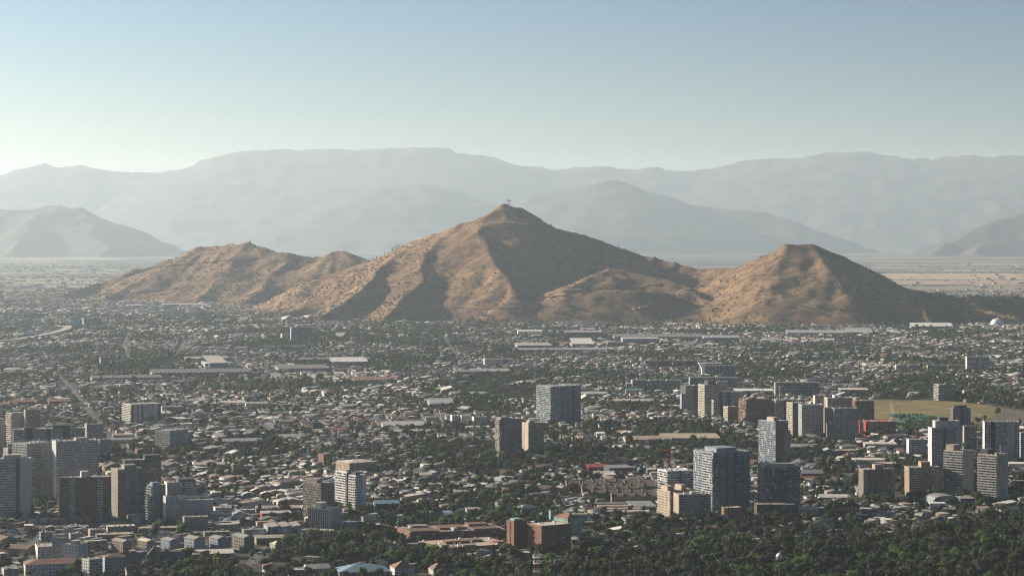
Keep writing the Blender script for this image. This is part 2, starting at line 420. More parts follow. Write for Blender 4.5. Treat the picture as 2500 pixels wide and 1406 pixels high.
# ------------------------------------------------------------------ occupancy raster (3 m cells): 1 = taken
OX0, OX1, OY0, OY1, OC = -2700, 2700, 1700, 11000, 3.0
ONX, ONY = int((OX1 - OX0) / OC), int((OY1 - OY0) / OC)
OCC = np.zeros((ONY, ONX), np.uint8)
OCCX = OX0 + (np.arange(ONX) + .5) * OC; OCCY = OY0 + (np.arange(ONY) + .5) * OC
def mark_rect(ox, oy, ang, w, d, mgn=3.0, val=1):
    c, s = cos(ang), sin(ang)
    cx = [ox + c * a - s * b for a in (-mgn, w + mgn) for b in (-mgn, d + mgn)]; cy = [oy + s * a + c * b for a in (-mgn, w + mgn) for b in (-mgn, d + mgn)]
    i0, i1 = np.searchsorted(OCCX, [min(cx), max(cx)]); j0, j1 = np.searchsorted(OCCY, [min(cy), max(cy)])
    if i1 <= i0 or j1 <= j0: return
    X, Y = np.meshgrid(OCCX[i0:i1], OCCY[j0:j1]); a = (X - ox) * c + (Y - oy) * s; b = -(X - ox) * s + (Y - oy) * c
    OCC[j0:j1, i0:i1][(a > -mgn) & (a < w + mgn) & (b > -mgn) & (b < d + mgn)] = val
def inpoly(X, Y, P):
    ins = np.zeros(X.shape, bool); n = len(P)
    for i in range(n):
        x1, y1 = P[i]; x2, y2 = P[(i + 1) % n]
        if y1 == y2: continue
        c = ((y1 > Y) != (y2 > Y)) & (X < (x2 - x1) * (Y - y1) / (y2 - y1) + x1)
        ins ^= c
    return ins
def mark_poly(P, val=1):
    xs = [p[0] for p in P]; ys = [p[1] for p in P]
    i0, i1 = np.searchsorted(OCCX, [min(xs), max(xs)]); j0, j1 = np.searchsorted(OCCY, [min(ys), max(ys)])
    X, Y = np.meshgrid(OCCX[i0:i1], OCCY[j0:j1])
    OCC[j0:j1, i0:i1][inpoly(X, Y, P)] = val
def occ(x, y):
    i = np.clip(((np.asarray(x) - OX0) / OC).astype(int), 0, ONX - 1); j = np.clip(((np.asarray(y) - OY0) / OC).astype(int), 0, ONY - 1)
    return OCC[j, i]

# ------------------------------------------------------------------ roads
def ribbon(pts, w, z, T=None):
    V = []; F = []
    for i, p in enumerate(pts):
        a = pts[max(i - 1, 0)]; b = pts[min(i + 1, len(pts) - 1)]
        dx, dy = b[0] - a[0], b[1] - a[1]; l = sqrt(dx * dx + dy * dy) or 1
        nx, ny = -dy / l * w / 2, dx / l * w / 2
        zz = (p[2] if len(p) > 2 else 0) + z
        V += [(p[0] - nx, p[1] - ny, zz), (p[0] + nx, p[1] + ny, zz)]
        if i: F.append((2 * i - 2, 2 * i - 1, 2 * i + 1, 2 * i))
    return V, F
def dens(pts, n=6):
    out = []
    for i in range(len(pts) - 1):
        for k in range(n): out.append(tuple(a + (b - a) * k / n for a, b in zip(pts[i], pts[i + 1])))
    out.append(tuple(pts[-1])); return out
ROADS = [[(150, 925), (178, 950), (205, 990), (250, 1050), (330, 1120)], [(1085, 820), (1092, 840), (1110, 860), (1120, 880)], [(560, 700 + 170), (640, 935), (900, 1000), (1190, 1075)],
         [(1300, 1400), (1420, 1290), (1600, 1290), (1900, 1285)], [(1180, 1340), (1420, 1302), (1560, 1297)], [(1935, 1150), (2090, 1180), (2260, 1240), (2500, 1262)],
         [(640, 1330), (520, 1300), (300, 1275), (100, 1285), (-60, 1300)], [(590, 1406), (640, 1340), (700, 1300), (930, 1310)], [(-40, 1405), (60, 1345), (110, 1300)],
         [(316, 812), (304, 840), (314, 880)], [(452, 832), (440, 855), (426, 876)], [(1390, 1050), (1700, 1065), (1850, 1080)], [(2080, 1075), (2300, 1085), (2520, 1130)], [(900, 1300), (950, 1345), (1260, 1400)]]
mbr = MB(); mbl = MB()
for rd in ROADS:
    P = dens([G(a, b) for a, b in rd]); V, F = ribbon(P, 10, .02); mbr.add(V, F)
    for i in range(0, len(P) - 1, 1):
        a, b = P[i], P[i + 1]
        ln = sqrt((b[0] - a[0]) ** 2 + (b[1] - a[1]) ** 2); n = int(ln / 8)
        for k in range(n):
            p = tuple(a[j] + (b[j] - a[j]) * k / n for j in (0, 1)); q = tuple(a[j] + (b[j] - a[j]) * (k + .45) / n for j in (0, 1))
            V2, F2 = ribbon([p, q], .25, .026); mbl.add(V2, F2)
    V, F = ribbon(P, 14, 0)
    for f in F: mark_poly([V[i][:2] for i in f], 2)
tag(mbr.build('road', M_ASPH), kind='structure')
tag(mbl.build('road_marking', M_WHITE), kind='structure')

# dry racecourse field and its oval track
FIELD = [(2120, 976), (2300, 977), (2420, 990), (2455, 1003), (2400, 1030), (2290, 1046), (2170, 1050), (2085, 1040), (2090, 1000)]
fm = hillmat('dry field grass', [(.24, .175, .075), (.17, .14, .06), (.09, .1, .04), (.15, .11, .055)])
Pf = [G(a, b) for a, b in FIELD]
mb = MB(); mb.add([(x, y, .03) for x, y in Pf], [tuple(range(len(Pf)))]); tag(mb.build('dry_field', fm), kind='structure'); mark_poly(Pf)
trk = [(2428, 992), (2500, 1004), (2560, 1018), (2500, 1040), (2390, 1050), (2330, 1060), (2400, 1032), (2458, 1003)]
Pt = [G(a, b) for a, b in trk]; mb = MB(); mb.add([(x, y, .026) for x, y in Pt], [tuple(range(len(Pt)))]); tag(mb.build('racetrack', mat('track dirt', (.085, .07, .052), var=.4)), kind='structure'); mark_poly(Pt)
ng = [(2175, 1022), (2215, 1012), (2270, 1016), (2288, 1030), (2270, 1044), (2190, 1046)]
Pn = [G(a, b) for a, b in ng]; mb = MB(); mb.add([(x, y, .04) for x, y in Pn], [tuple(range(len(Pn)))]); tag(mb.build('nursery_lawn', mat('lawn green', (.06, .1, .035), var=.5, scale=.08)), kind='structure')
for rd in ([(2110, 1012), (2190, 1006), (2290, 1004), (2400, 1012)], [(2150, 984), (2260, 990), (2380, 1004)], [(2160, 1046), (2180, 1010), (2175, 984)]):
    V, F = ribbon(dens([G(a, b) for a, b in rd]), 4, .05); mb = MB(); mb.add(V, F); tag(mb.build('field_path', mat('bare path', (.28, .22, .14))), kind='structure')
for (a, b, w) in ((2218, 1018, 60), (2255, 1022, 50), (2235, 1030, 34)):
    x, y = G(a, b); mb = MB()
    for k in range(5): mb.box(-w / 2, w / 2, k * 9, k * 9 + 7, 2.2, 2.5)
    for sx in (-w / 2 + 1, w / 2 - 1):
        for k in range(5): mb.box(sx - .1, sx + .1, k * 9 + 3, k * 9 + 3.2, 0, 2.2)
    o = mb.build('shade_canopy', mat('green shade net', (.035, .15, .085)), loc=(x, y, 0)); tag(o, 'long green shade net over the nursery beds, %s' % {60: 'widest of the three', 50: 'the one by the field edge', 34: 'smallest of the three'}[w], 'shade net', 'green nets in the plant nursery')

# farmland beyond the hills
frng = np.random.default_rng(5); FV = []; FF = []; FC = []
for k in range(520):
    d = 10500 * (4.6 ** frng.random()); hx = frng.uniform(-.27, .27) * d
    if d < 11800 and abs(hx) < 2000: continue
    if d > 41000: continue
    w = frng.uniform(150, 700) * (d / 12000) ** .6; l = frng.uniform(60, 420) * (d / 12000) ** .8; a = frng.normal(.1, .12)
    if d < 26000 and gx(350, d) < hx < gx(1850, d): continue
    c, s = cos(a), sin(a); o = len(FV); zz = .04 + (k % 24) * .012
    for (u, v) in ((-w, -l), (w, -l), (w, l), (-w, l)): FV.append((hx + (c * u - s * v) / 1, d + (s * u + c * v) / 2, zz))
    FF.append((o, o + 1, o + 2, o + 3))
    FC.append([(.25, .2, .12), (.2, .16, .1), (.1, .1, .055), (.055, .07, .035), (.34, .28, .2), (.09, .08, .06)][frng.choice(6, p=[.22, .2, .18, .2, .08, .12])])
# the pale airfield strip at the foot of the far plain
for (a0, a1, y0, y1, c) in ((2130, 2620, 668, 682, (.36, .25, .15)), (2180, 2620, 684, 695, (.3, .2, .13)), (-100, 420, 622, 627, (.34, .27, .2)), (-100, 300, 632, 634, (.3, .25, .2)), (2140, 2600, 646, 649, (.2, .17, .12)), (2150, 2620, 700, 708, (.2, .15, .1))):
    o = len(FV); FV += [(*G(a0, y1), .5), (*G(a1, y1), .5), (*G(a1, y0), .5), (*G(a0, y0), .5)]; FF.append((o, o + 1, o + 2, o + 3)); FC.append(c)
me = npmesh('farmland', FV, np.array(FF), [mat('field soil', (1, 1, 1), attr=True, var=.3, scale=.01)], colr=np.array(FC))
tag(link('farmland', me), kind='structure')

# tracks cut into the hillsides
HT = mat('hill track dirt', (.36, .26, .17), var=.2); HT2 = mat('dark track scrub', (.1, .075, .055), var=.3)  # one pale and one dark track colour
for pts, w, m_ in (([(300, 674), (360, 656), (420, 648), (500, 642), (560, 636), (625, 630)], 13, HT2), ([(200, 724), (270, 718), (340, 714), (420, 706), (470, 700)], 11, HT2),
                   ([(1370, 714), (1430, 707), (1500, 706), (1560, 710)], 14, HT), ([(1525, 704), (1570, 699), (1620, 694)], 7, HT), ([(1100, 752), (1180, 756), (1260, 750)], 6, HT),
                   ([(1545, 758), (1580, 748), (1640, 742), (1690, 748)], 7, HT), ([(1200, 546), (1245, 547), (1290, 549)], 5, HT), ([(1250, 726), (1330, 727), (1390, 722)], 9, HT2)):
    P = []
    for a, b in dens(pts, 10):
        h_ = hit(TH, a, b)
        if h_: P.append(h_)
    P = [p for i, p in enumerate(P) if i == 0 or (p[0] - P[i - 1][0]) ** 2 + (p[1] - P[i - 1][1]) ** 2 < 160 ** 2]
    if len(P) > 2:
        V, F = ribbon(P, w, 2.2); mb = MB(); mb.add(V, F); tag(mb.build('hill_track', m_), kind='structure')
# ------------------------------------------------------------------ buildings
PANE = {}
def pane_mesh(w, h, k):
    key = (round(w, 1), round(h, 1), k)
    if key not in PANE:
        mb = MB(); mb.box(-key[0] / 2, key[0] / 2, -.05, 0, 0, key[1])
        me = bpy.data.meshes.new('window'); me.from_pydata(mb.v, [], mb.f); me.materials.append(GL[k]); PANE[key] = me
    return PANE[key]
BALC = {}
def balc_mesh(w, dep, h, m_, style):
    key = (round(w, 1), round(dep, 1), m_.name, style)
    if key not in BALC:
        w = key[0]; mb = MB()
        mb.box(-w / 2, w / 2, -dep, 0, -.15, .05)
        if style == 'solid': mb.box(-w / 2, w / 2, -dep, -dep + .12, .05, .95)
        else:
            mb.box(-w / 2, w / 2, -dep, -dep + .06, .9, .98, 1)
            mb.box(-w / 2, w / 2, -dep + .01, -dep + .05, .05, .9, 1)
        mb.box(-w / 2, -w / 2 + .1, -dep + .12, 0, .05, .95); mb.box(w / 2 - .1, w / 2, -dep + .12, 0, .05, .95)
        me = bpy.data.meshes.new('balcony'); me.from_pydata(mb.v, [], mb.f); me.materials.append(m_); me.materials.append(M_RAIL)
        me.polygons.foreach_set('material_index', mb.m); BALC[key] = me
    return BALC[key]
def parse(p):
    out = []
    for t in p.split():
        out.append((t[0], float(t[1:] or 1)))
    return out
LANDMARKS = []
BLD = {}
REC = .45
def facade(P, fr, W, H, z0, pat, o):
    """one wall: solid panels, punched windows, gridded bays, balcony bays"""
    toks = parse(pat); tw = sum(t[1] for t in toks); s = 0.0
    fh = o['fh']; nf = max(1, int(round((H - z0 - o['top']) / fh))); fh = (H - z0 - o['top']) / nf
    (ox, oy), (dx, dy), (nx, ny) = fr
    ang = atan2(dy, dx)
    for ty, wt in toks:
        w = W * wt / tw; s1 = s + w
        if ty == 'p': P['wall'].fbox(fr, s, s1, -REC, 0, z0, H - .02)
        elif ty in 'acr':
            pm_ = MB(); pm_.fbox(fr, s, s1, -REC, .12, z0, H + .35); P['acc'].append((pm_, 'accent2' if ty == 'c' else 'accent'))
        elif ty == 'n': pass
        else:
            bay = {'g': o['bay'], 'w': o['bay'], 'b': 3.6, 'G': 1.8, 'h': 40, 'v': 2.2}[ty]
            nb = max(1, int(round(w / bay))); bw = w / nb
            sp = {'g': o['sp'], 'w': .5, 'b': .14, 'G': .16, 'h': .5, 'v': .12}[ty] * fh
            pw = {'g': o['pw'], 'w': bw * .52, 'b': .3, 'G': .12, 'h': .4, 'v': 1.0}[ty]
            WP = P['accent'] if ty == 'v' and 0 else P['wall']
            for k in range(nb + 1):
                c = s + k * bw; a = max(s, c - pw / 2); b_ = min(s1, c + pw / 2)
                if b_ - a > .02: WP.fbox(fr, a, b_, -REC, .03, z0, H - .02)
            for f in range(nf + 1):
                zb = z0 + f * fh; zt = zb + sp if f < nf else H - .04
                if f == nf: zb = H - o['top'] - sp * .3
                P['wall'].fbox(fr, s + .01, s1 - .01, -REC, 0, max(z0, zb), zt)
            for f in range(nf):
                zb = z0 + f * fh
                for k in range(nb):
                    c = s + (k + .5) * bw
                    ppw = min(bw - pw, 3.4)
                    hh = fh - sp - .1
                    if ty == 'w': hh = min(hh, 1.35)
                    kk = int(rng.choice(5, p=GLW)) if ty != 'v' else 0
                    P['panes'].append((ox + dx * c + nx * (-REC + .12), oy + dy * c + ny * (-REC + .12), zb + sp + .04, ang, ppw, hh, kk, fr))
                    if ty == 'b': P['balc'].append((ox + dx * c, oy + dy * c, zb + .1, ang, bw - .2, o['bdep'], fr))
        s = s1

def building(name, cat, label, l, c, r, yt, yb, main, side=None, wall='grey', acc='brown', acc2='dgrey', th=25, Rt=False, D=16, roof='flat', rm='gravel', rh=3.0,
             fh=2.7, bay=3.2, sp=.42, pw=.55, bdep=1.2, bst='rail', brl=None, boxes=(), posts=0, group=None, near=None, units=0, name_lm=None, over=.6, back='w', z0=0.0, tank=False, mast=False):
    d = gd(yb); s = d / F_PX; X = gx(c, d); ph = atan2(X, d); H = pz(yt, d)
    er = (cos(ph), -sin(ph)); ef = (sin(ph), cos(ph)); t = R(th)
    def wid(dp, cs, sn):      # true width of a wall that recedes
        return dp * d / (F_PX * cs - dp * sn)
    if not Rt:
        u = (cos(t) * er[0] + sin(t) * ef[0], cos(t) * er[1] + sin(t) * ef[1])
        Wm = wid(r - c, cos(t), sin(t)); Ws = wid(c - l, sin(t), cos(t)) if c > l + 1 and th > 2 else D
        if th < 15: Ws = min(Ws, D * 1.4)
        A, B = Wm, Ws
    else:
        u = (sin(t) * er[0] + cos(t) * ef[0], sin(t) * er[1] + cos(t) * ef[1])      # local x runs along the side wall
        Wm = wid(c - l, cos(t), sin(t)); Ws = wid(r - c, sin(t), cos(t)) if r > c + 1 and th > 2 else D
        if th < 15: Ws = min(Ws, D * 1.4)
        A, B = Ws, Wm
    v = (-u[1], u[0]); rz = atan2(u[1], u[0])
    root = thing(name, label, cat, (X, d, 0), rz, group)
    side = side or main
    P = dict(wall=MB(), accent=MB(), accent2=MB(), panes=[], balc=[], acc=[])
    o = dict(fh=fh, bay=bay, sp=sp, pw=pw, bdep=bdep, top=.9 if H > 12 else .45)
    core = P['wall']; core.box(REC, A - REC, REC, B - REC, 0, H - .3)
    fx = ((0, 0), (1, 0), (0, -1)); fy = ((0, B), (0, -1), (-1, 0)); fx2 = ((A, B), (-1, 0), (0, 1)); fy2 = ((A, 0), (0, 1), (1, 0))
    if not Rt: pats = (main, side, back, back)
    else: pats = (side, main, back, back)
    if z0 > 0: core.box(.02, A - .02, .02, B - .02, 0, z0)
    facade(P, fx, A, H, z0, pats[0], o); facade(P, fy, B, H, z0, pats[1], o)
    nv = len(P['panes']); nbv = len(P['balc'])
    facade(P, fx2, A, H, z0, pats[2], o); facade(P, fy2, B, H, z0, pats[3], o)
    for (cx_, cy_) in ((0, 0), (A - REC, 0), (0, B - REC), (A - REC, B - REC)):      # corner posts close the facades
        core.box(cx_ - .012, cx_ + REC + .012, cy_ - .012, cy_ + REC + .012, 0, H + .01)
    if roof == 'flat':
        for x0, x1, y0, y1 in ((0, A, 0, .25), (0, A, B - .25, B), (0, .25, .25, B - .25), (A - .25, A, .25, B - .25)): core.box(x0 + .03, x1 - .03, y0 + .03, y1 - .03, H - .3, H + .45)
    W_ = P['wall'].build('wall', wallmat(wall), root)
    for pm_, w_k in P['acc']: pm_.build('panel', wallmat(acc2 if w_k == 'accent2' else acc), root)
    # windows: single objects where they are large in view, one joined part elsewhere
    near = (d < 2620) if near is None else near
    vis = P['panes'][:nv]; hid = P['panes'][nv:]
    if near:
        for (x, y, z, a, w, h, k, fr) in vis[:300]:
            link('window', pane_mesh(w, h, k), root, (x, y, z), a)
        rest = vis[300:] + hid
    else: rest = vis + hid
    if rest:
        V = []; F = []; M = []
        for (x, y, z, a, w, h, k, fr) in rest:
            (ox, oy), (dx, dy), (nx, ny) = fr; o_ = len(V)
            x += nx * .05; y += ny * .05
            V += [(x - dx * w / 2, y - dy * w / 2, z), (x + dx * w / 2, y + dy * w / 2, z), (x + dx * w / 2, y + dy * w / 2, z + h), (x - dx * w / 2, y - dy * w / 2, z + h)]
            F.append((o_, o_ + 1, o_ + 2, o_ + 3)); M.append(k)
        me = npmesh('window_panes', V, np.array(F), GL, mi=M); w_ = link('window_panes', me, root); w_['kind'] = 'stuff'
    bm_ = wallmat(brl or wall)
    bv = P['balc'][:nbv] if near else []
    for (x, y, z, a, w, dep, fr) in bv[:300]: link('balcony', balc_mesh(w, dep, fh, bm_, bst), root, (x, y, z), a)
    rb = P['balc'][nbv:] + P['balc'][:nbv][300:] if near else P['balc']
    if rb:
        mb = MB()
        for (x, y, z, a, w, dep, fr) in rb:
            f2 = ((x, y), fr[1], fr[2]); mb.fbox(f2, -w / 2, w / 2, 0, dep, z - .15, z + .05); mb.fbox(f2, -w / 2, w / 2, dep - .1, dep, z + .05, z + .95)
        b_ = mb.build('balcony_rows', bm_, root); b_['kind'] = 'stuff'
    # roof
    mb = MB()
    if roof == 'flat': mb.box(.29, A - .29, .29, B - .29, H - .28, H - .02)
    elif roof in ('gable', 'hip'):
        q = over; hp = 0
        if A >= B:
            i = min(A / 2 - .1, B / 2) if roof == 'hip' else -q
            vs = [(-q, -q, H), (A + q, -q, H), (A + q, B + q, H), (-q, B + q, H), (i, B / 2, H + rh), (A - i, B / 2, H + rh)]
            fs = [(0, 1, 5, 4), (2, 3, 4, 5), (1, 2, 5), (3, 0, 4), (3, 2, 1, 0)]
        else:
            i = min(B / 2 - .1, A / 2) if roof == 'hip' else -q
            vs = [(-q, -q, H), (A + q, -q, H), (A + q, B + q, H), (-q, B + q, H), (A / 2, i, H + rh), (A / 2, B - i, H + rh)]
            fs = [(1, 2, 5, 4), (3, 0, 4, 5), (0, 1, 4), (2, 3, 5), (3, 2, 1, 0)]
        mb.add(vs, fs)
    elif roof == 'shed':
        mb.add([(-.4, -.4, H), (A + .4, -.4, H), (A + .4, B + .4, H + rh), (-.4, B + .4, H + rh)] + [(-.4, -.4, H - .3), (A + .4, -.4, H - .3), (A + .4, B + .4, H - .3), (-.4, B + .4, H - .3)],
               [(0, 1, 2, 3), (4, 5, 1, 0), (5, 6, 2, 1), (6, 7, 3, 2), (7, 4, 0, 3)])
    ro = mb.build('roof', roofmat(rm), root)
    for bx in boxes:
        u0, u1, v0, v1, bh = bx[:5]
        mb = MB(); mb.box(A * u0, A * u1, B * v0, B * v1, H - .05, H + bh); mb.box(A * u0 - .2, A * u1 + .2, B * v0 - .2, B * v1 + .2, H + bh, H + bh + .25)
        mb.build('lift_house', wallmat(bx[5] if len(bx) > 5 else wall), ro)
    if posts:
        mb = MB()
        for k in range(posts + 1):
            for (px_, py_, a_, b_) in ((A * k / posts, .2, .6, .15), (A * k / posts, B - .2, .6, .15)): mb.box(px_ - .5, px_ + .5, py_ - .15, py_ + .15, H + .45, H + 2.2)
        n2 = max(2, int(posts * B / A))
        for k in range(1, n2):
            for px_ in (.2, A - .2): mb.box(px_ - .15, px_ + .15, B * k / n2 - .5, B * k / n2 + .5, H + .45, H + 2.2)
        mb.build('roof_screen', wallmat(wall), root)['kind'] = 'stuff'
    un = units if units else (int(A * B / 90) if roof == 'flat' else 0)
    if un:
        for k in range(min(un, 26)):
            mb = MB(); a_, b_ = rng.uniform(1.5, max(1.6, A - 3)), rng.uniform(1.5, max(1.6, B - 3)); w_, h_ = rng.uniform(.8, 2.2), rng.uniform(.7, 1.6)
            mb.box(a_, a_ + w_, b_, b_ + w_ * .8, H - .02, H + h_)
            mb.build('rooftop_unit', M_STEEL if k % 3 else M_WHITE, ro)
    if tank:
        mb = MB(); mb.lathe([(0, H), (1.8, H), (1.8, H + 3.2), (0, H + 3.9)], 12, c=(A * .5, B * .5)); mb.build('water_tank', M_STEEL, root)
    if mast:
        mb = MB(); mb.bar((A * .5, B * .5, H - .2), (A * .5, B * .5, H + 9), .18); mb.build('antenna', M_STEEL, root)
    mark_rect(X, d, rz, A, B, 3.5)
    LANDMARKS.append((name_lm, X + (u[0] * A + v[0] * B) / 2, d + (u[1] * A + v[1] * B) / 2)) if name_lm else None
    BLD[label] = (root, A, B, H)
    return root, A, B, H
T = building
AT = ('apartment_tower', 'apartment tower'); AB = ('apartment_block', 'apartment block')
g1 = 'apartment towers near the foot of the view'
# --- left cluster
T(*AT, 'cream gridded tower cut by the frame edge, its wing sunlit', -48, -47, 74, 1122, 1271, 'g6 a.7 p2', wall='pale', acc='dgrey', th=3, D=18, boxes=[(.45, .8, .3, .7, 3.5)], posts=0, sp=.45, name_lm='the cream gridded tower at the edge')
T(*AT, 'pale blue-white slab tower with five window columns behind the cream tower', 30, 66, 124, 1084, 1228, 'g5', 'g3', wall='lgrey', th=38, posts=6, sp=.45, near=True)
T(*AT, 'broadest pale blue-white slab tower with tiny chequered windows', 126, 137, 237, 1078, 1232, 'g9', 'p1', wall='lgrey', acc='dgrey', th=12, posts=8, sp=.48, bay=2.8, boxes=[(.5, .8, .3, .7, 2.5)], name_lm='the broad blue-white tower')
T(*AT, 'dark brown slab tower with two white balcony columns and roof box', 141, 147, 270, 1168, 1272, 'w2.2 b1.3 w2 p1.2 w2 b1.3 w2', 'p1', wall='brown', th=6, boxes=[(.42, .56, .2, .6, 6, 'pale')], brl='white', bst='solid', bay=2.6, name_lm='the brown slab tower')
T(*AT, 'grey stepped tower with sunlit cream flank beside the brown slab', 271, 288, 351, 1147, 1262, 'g2 p.5 g3 p.4 g2', 'w1', wall='warmgrey', th=16, boxes=[(.3, .75, .2, .7, 4)], name_lm='the grey stepped tower')
T(*AT, 'slim teal-grey tower with a lit saw-edge corner', 358, 372, 404, 1185, 1270, 'g2 a.6 g1', 'b1', wall='bluegrey', th=22, boxes=[(.1, .6, .2, .7, 2.5)])
T(*AT, 'narrow pale tower one step lower than its teal-grey neighbour', 398, 405, 436, 1212, 1275, 'w2 p1 w1', 'p1', wall='lgrey', th=15)
T(*AT, 'nearly black tower with a taller back part behind the grey towers', 300, 304, 393, 1124, 1215, 'g3 a.5 g4', 'p1', wall='dgrey', th=6, boxes=[(.55, .98, .1, .9, 5, 'dgrey')])
T(*AB, 'white banded block with dark top floor behind the teal-grey tower', 401, 408, 479, 1178, 1232, 'g4 a.4 g3', 'p1', wall='pale', acc='dgrey', th=8, sp=.5, boxes=[(.4, .95, .1, .9, 3, 'dgrey')])
T('shopping_centre', 'shopping centre', 'low glazed block with white frame on a pale blank podium', 434, 437, 520, 1222, 1262, 'p1.2', 'p1', wall='pale', th=6, D=38, name_lm='the glazed podium block')
T('office_block', 'office block', 'white framed glass office floors standing behind the blank podium', 436, 440, 512, 1212, 1246, 'G8', 'G2', wall='white', th=6, D=22, fh=3.4)
T(*AT, 'broad black and white chequered block with stepped roof line', 26, 34, 205, 1049, 1125, 'g2.4 a1.3 g2.6 a.9 g2.4 a1.3 g3', 'a1', wall='lgrey', acc='black', th=5, bay=3.0, boxes=[(.55, .8, .1, .9, 4, 'black'), (.15, .3, .2, .7, 2, 'black')], name_lm='the black and white block')
T(*AT, 'cream tower with plain sunlit wall behind the chequered block', 15, 28, 58, 1009, 1098, 'p2 w1', 'b1', wall='cream', th=22)
T(*AT, 'grey tower joined behind the cream one, three window columns', 58, 62, 98, 1001, 1100, 'w1 g2', 'p1', wall='warmgrey', th=10)
T(*AT, 'slim dark grey tower at the end of the chequered block', 206, 212, 252, 1036, 1112, 'g2 p1', 'p1', wall='warmgrey', th=12)
T(*AB, 'short violet-grey block in the shadow of the slab tower', 238, 243, 270, 1073, 1126, 'w2', 'p1', wall='bluegrey', th=12)
T(*AB, 'light grey block of nine floors with a dark side wall', 378, 415, 459, 1052, 1100, 'a1 g2', 'g4', wall='lgrey', acc='bluegrey', th=48, sp=.5, name_lm='the light grey nine-floor block')
T(*AB, 'white banded block with one red panel and sunlit gridded end', 299, 320, 392, 988, 1036, 'a.8 g1 a.5 p.6 r.8 g3 p1.2 a1', 'b1', wall='pale', acc='dgrey', th=20, sp=.5, name_lm='the red-panelled block')
T('office_block', 'office block', 'low blue-walled hall with a white roof edge beside the red panel', 393, 396, 446, 993, 1014, 'G4 p2', 'p1', wall='bluegrey', th=8, D=25, rm='white')
T(*AB, 'orange and cream block cut by the frame edge', -30, -28, 14, 1038, 1108, 'w2 a1', 'p1', wall='orange', acc='cream', th=5)
T(*AB, 'small block with a brick-red end wall behind the pale towers', 8, 20, 43, 1094, 1130, 'a1', 'w1', wall='pale', acc='red', th=35)
# --- lower centre
T(*AT, 'taupe tower with lower step, behind the black-windowed block', 740, 783, 817, 1181, 1270, 'p1 w1', 'g4', wall='taupe', th=40, boxes=[(.1, .5, .3, .9, 3)])
T(*AT, 'white tower of balcony stripes split by a dark slot', 818, 846, 853, 1153, 1246, 'a1', 'b3', wall='white', acc='dgrey', th=30, brl='white', bst='solid')
T(*AT, 'white tower with black-framed windows and a solid white edge', 852, 869, 894, 1161, 1250, 'g2 p1.2', 'b2', wall='white', acc='dgrey', th=35, brl='white', bst='solid', boxes=[(.1, .6, .2, .8, 3, 'dgrey')], name_lm='the white slotted tower')
T(*AB, 'wide sunlit-roofed block of six floors behind the white towers', 820, 853, 921, 1130, 1158, 'w6', 'w3', wall='beige', th=30, roof='hip', rm='pale', rh=2.5)
T('hotel', 'hotel', 'grey slab with tall slit windows in black rows and blank end', 752, 810, 833, 1243, 1297, 'p1', 'v9', wall='grey', th=58, boxes=[(.2, .9, .55, .75, 5, 'pale')], sp=.2, units=10, name_lm='the slit-windowed slab')
T('annex', 'annex building', 'low pale blue box attached to the slit-windowed slab', 836, 840, 889, 1275, 1295, 'p4 w1', 'p1', wall='lgrey', th=8, D=26, rm='blue', name_lm='the pale blue annex')
T('podium', 'podium building', 'long flat podium wing with sunlit roof edge below the slab', 728, 806, 824, 1297, 1308, 'p1', 'p1', wall='warmgrey', th=66, rm='pale')
T(*AB, 'small brick block with white top windows among houses', 777, 790, 811, 1109, 1138, 'w3', 'p1', wall='brick', th=25)
for a, b, c_, y, lb in ((1099, 1104, 1120, 1014, 'left'), (1122, 1127, 1150, 1015, 'mid'), (1152, 1157, 1189, 1018, 'right')):
    T(*AB, {'left': 'white four-floor walk-up, shortest of a row of three', 'mid': 'white four-floor walk-up standing between two others', 'right': 'white four-floor walk-up, longest of a row of three'}[lb], a, b, c_, y, y + 21, 'w4', 'w1', wall='white', th=14, D=14, group='white walk-up blocks')
# brick hospital complex
T('hospital_wing', 'hospital', 'long reddish brick wing with flat roof full of ducts', 969, 1000, 1236, 1301, 1325, 'p2 h2 a1 h3 p1 h3', 'h2', wall='brick', acc='brown', th=14, D=62, rm='gravel', units=26, fh=3.4, near=True, name_lm='the ducted brick wing',
  boxes=[(.02, .3, .05, .5, 1.2, 'brown'), (.35, .62, .3, .75, 1.8, 'brick'), (.68, .95, .1, .45, 1.0, 'brown'), (.1, .28, .65, .9, 2.2, 'warmgrey'), (.7, .9, .6, .92, 2.4, 'brick'), (.46, .5, .05, .28, 2.6, 'grey')])
T('hospital_hall', 'hospital', 'broad low brick hall with a recessed roof court and tan gravel roof', 1022, 1083, 1252, 1338, 1354, 'p1 h2 p.5 h2 p.6 h1', 'p1 h1', wall='brick', acc='brown', th=24, rm='tan', units=22, fh=3.0, near=True,
  boxes=[(.2, .55, .45, .6, 2.0, 'brick'), (.6, .75, .5, .7, 1.6, 'brown'), (.05, .15, .2, .3, 1.2, 'warmgrey'), (.8, .95, .15, .3, 1.4, 'brick'), (.25, .5, .1, .16, .8, 'grey')], name_lm='the broad brick hall')
T('stair_tower', 'tower', 'red-brown brick tower with slit windows beside the roofed court', 1237, 1255, 1286, 1272, 1345, 'p1 v.5 p2', 'p1 v.6 p1', wall='brick', th=32, near=True, boxes=[(.2, .8, .3, .9, 1.5, 'mint')], name_lm='the brick stair tower')
T('hospital_block', 'hospital', 'square brick block with blank walls and pink-edged roof behind the lattice mast', 1286, 1322, 1394, 1284, 1352, 'p1 a.4 h2 a.4 h2 p.6', 'h1 p.5', wall='brick', acc='brown', th=33, rm='pale', fh=5, near=True, units=9, name_lm='the blank brick block')
T('clinic', 'clinic', 'mint green three-floor clinic under a grey hip roof', 1256, 1274, 1314, 1240, 1263, 'w5', 'w3', wall='mint', th=30, roof='hip', rm='grey', rh=3, near=True)
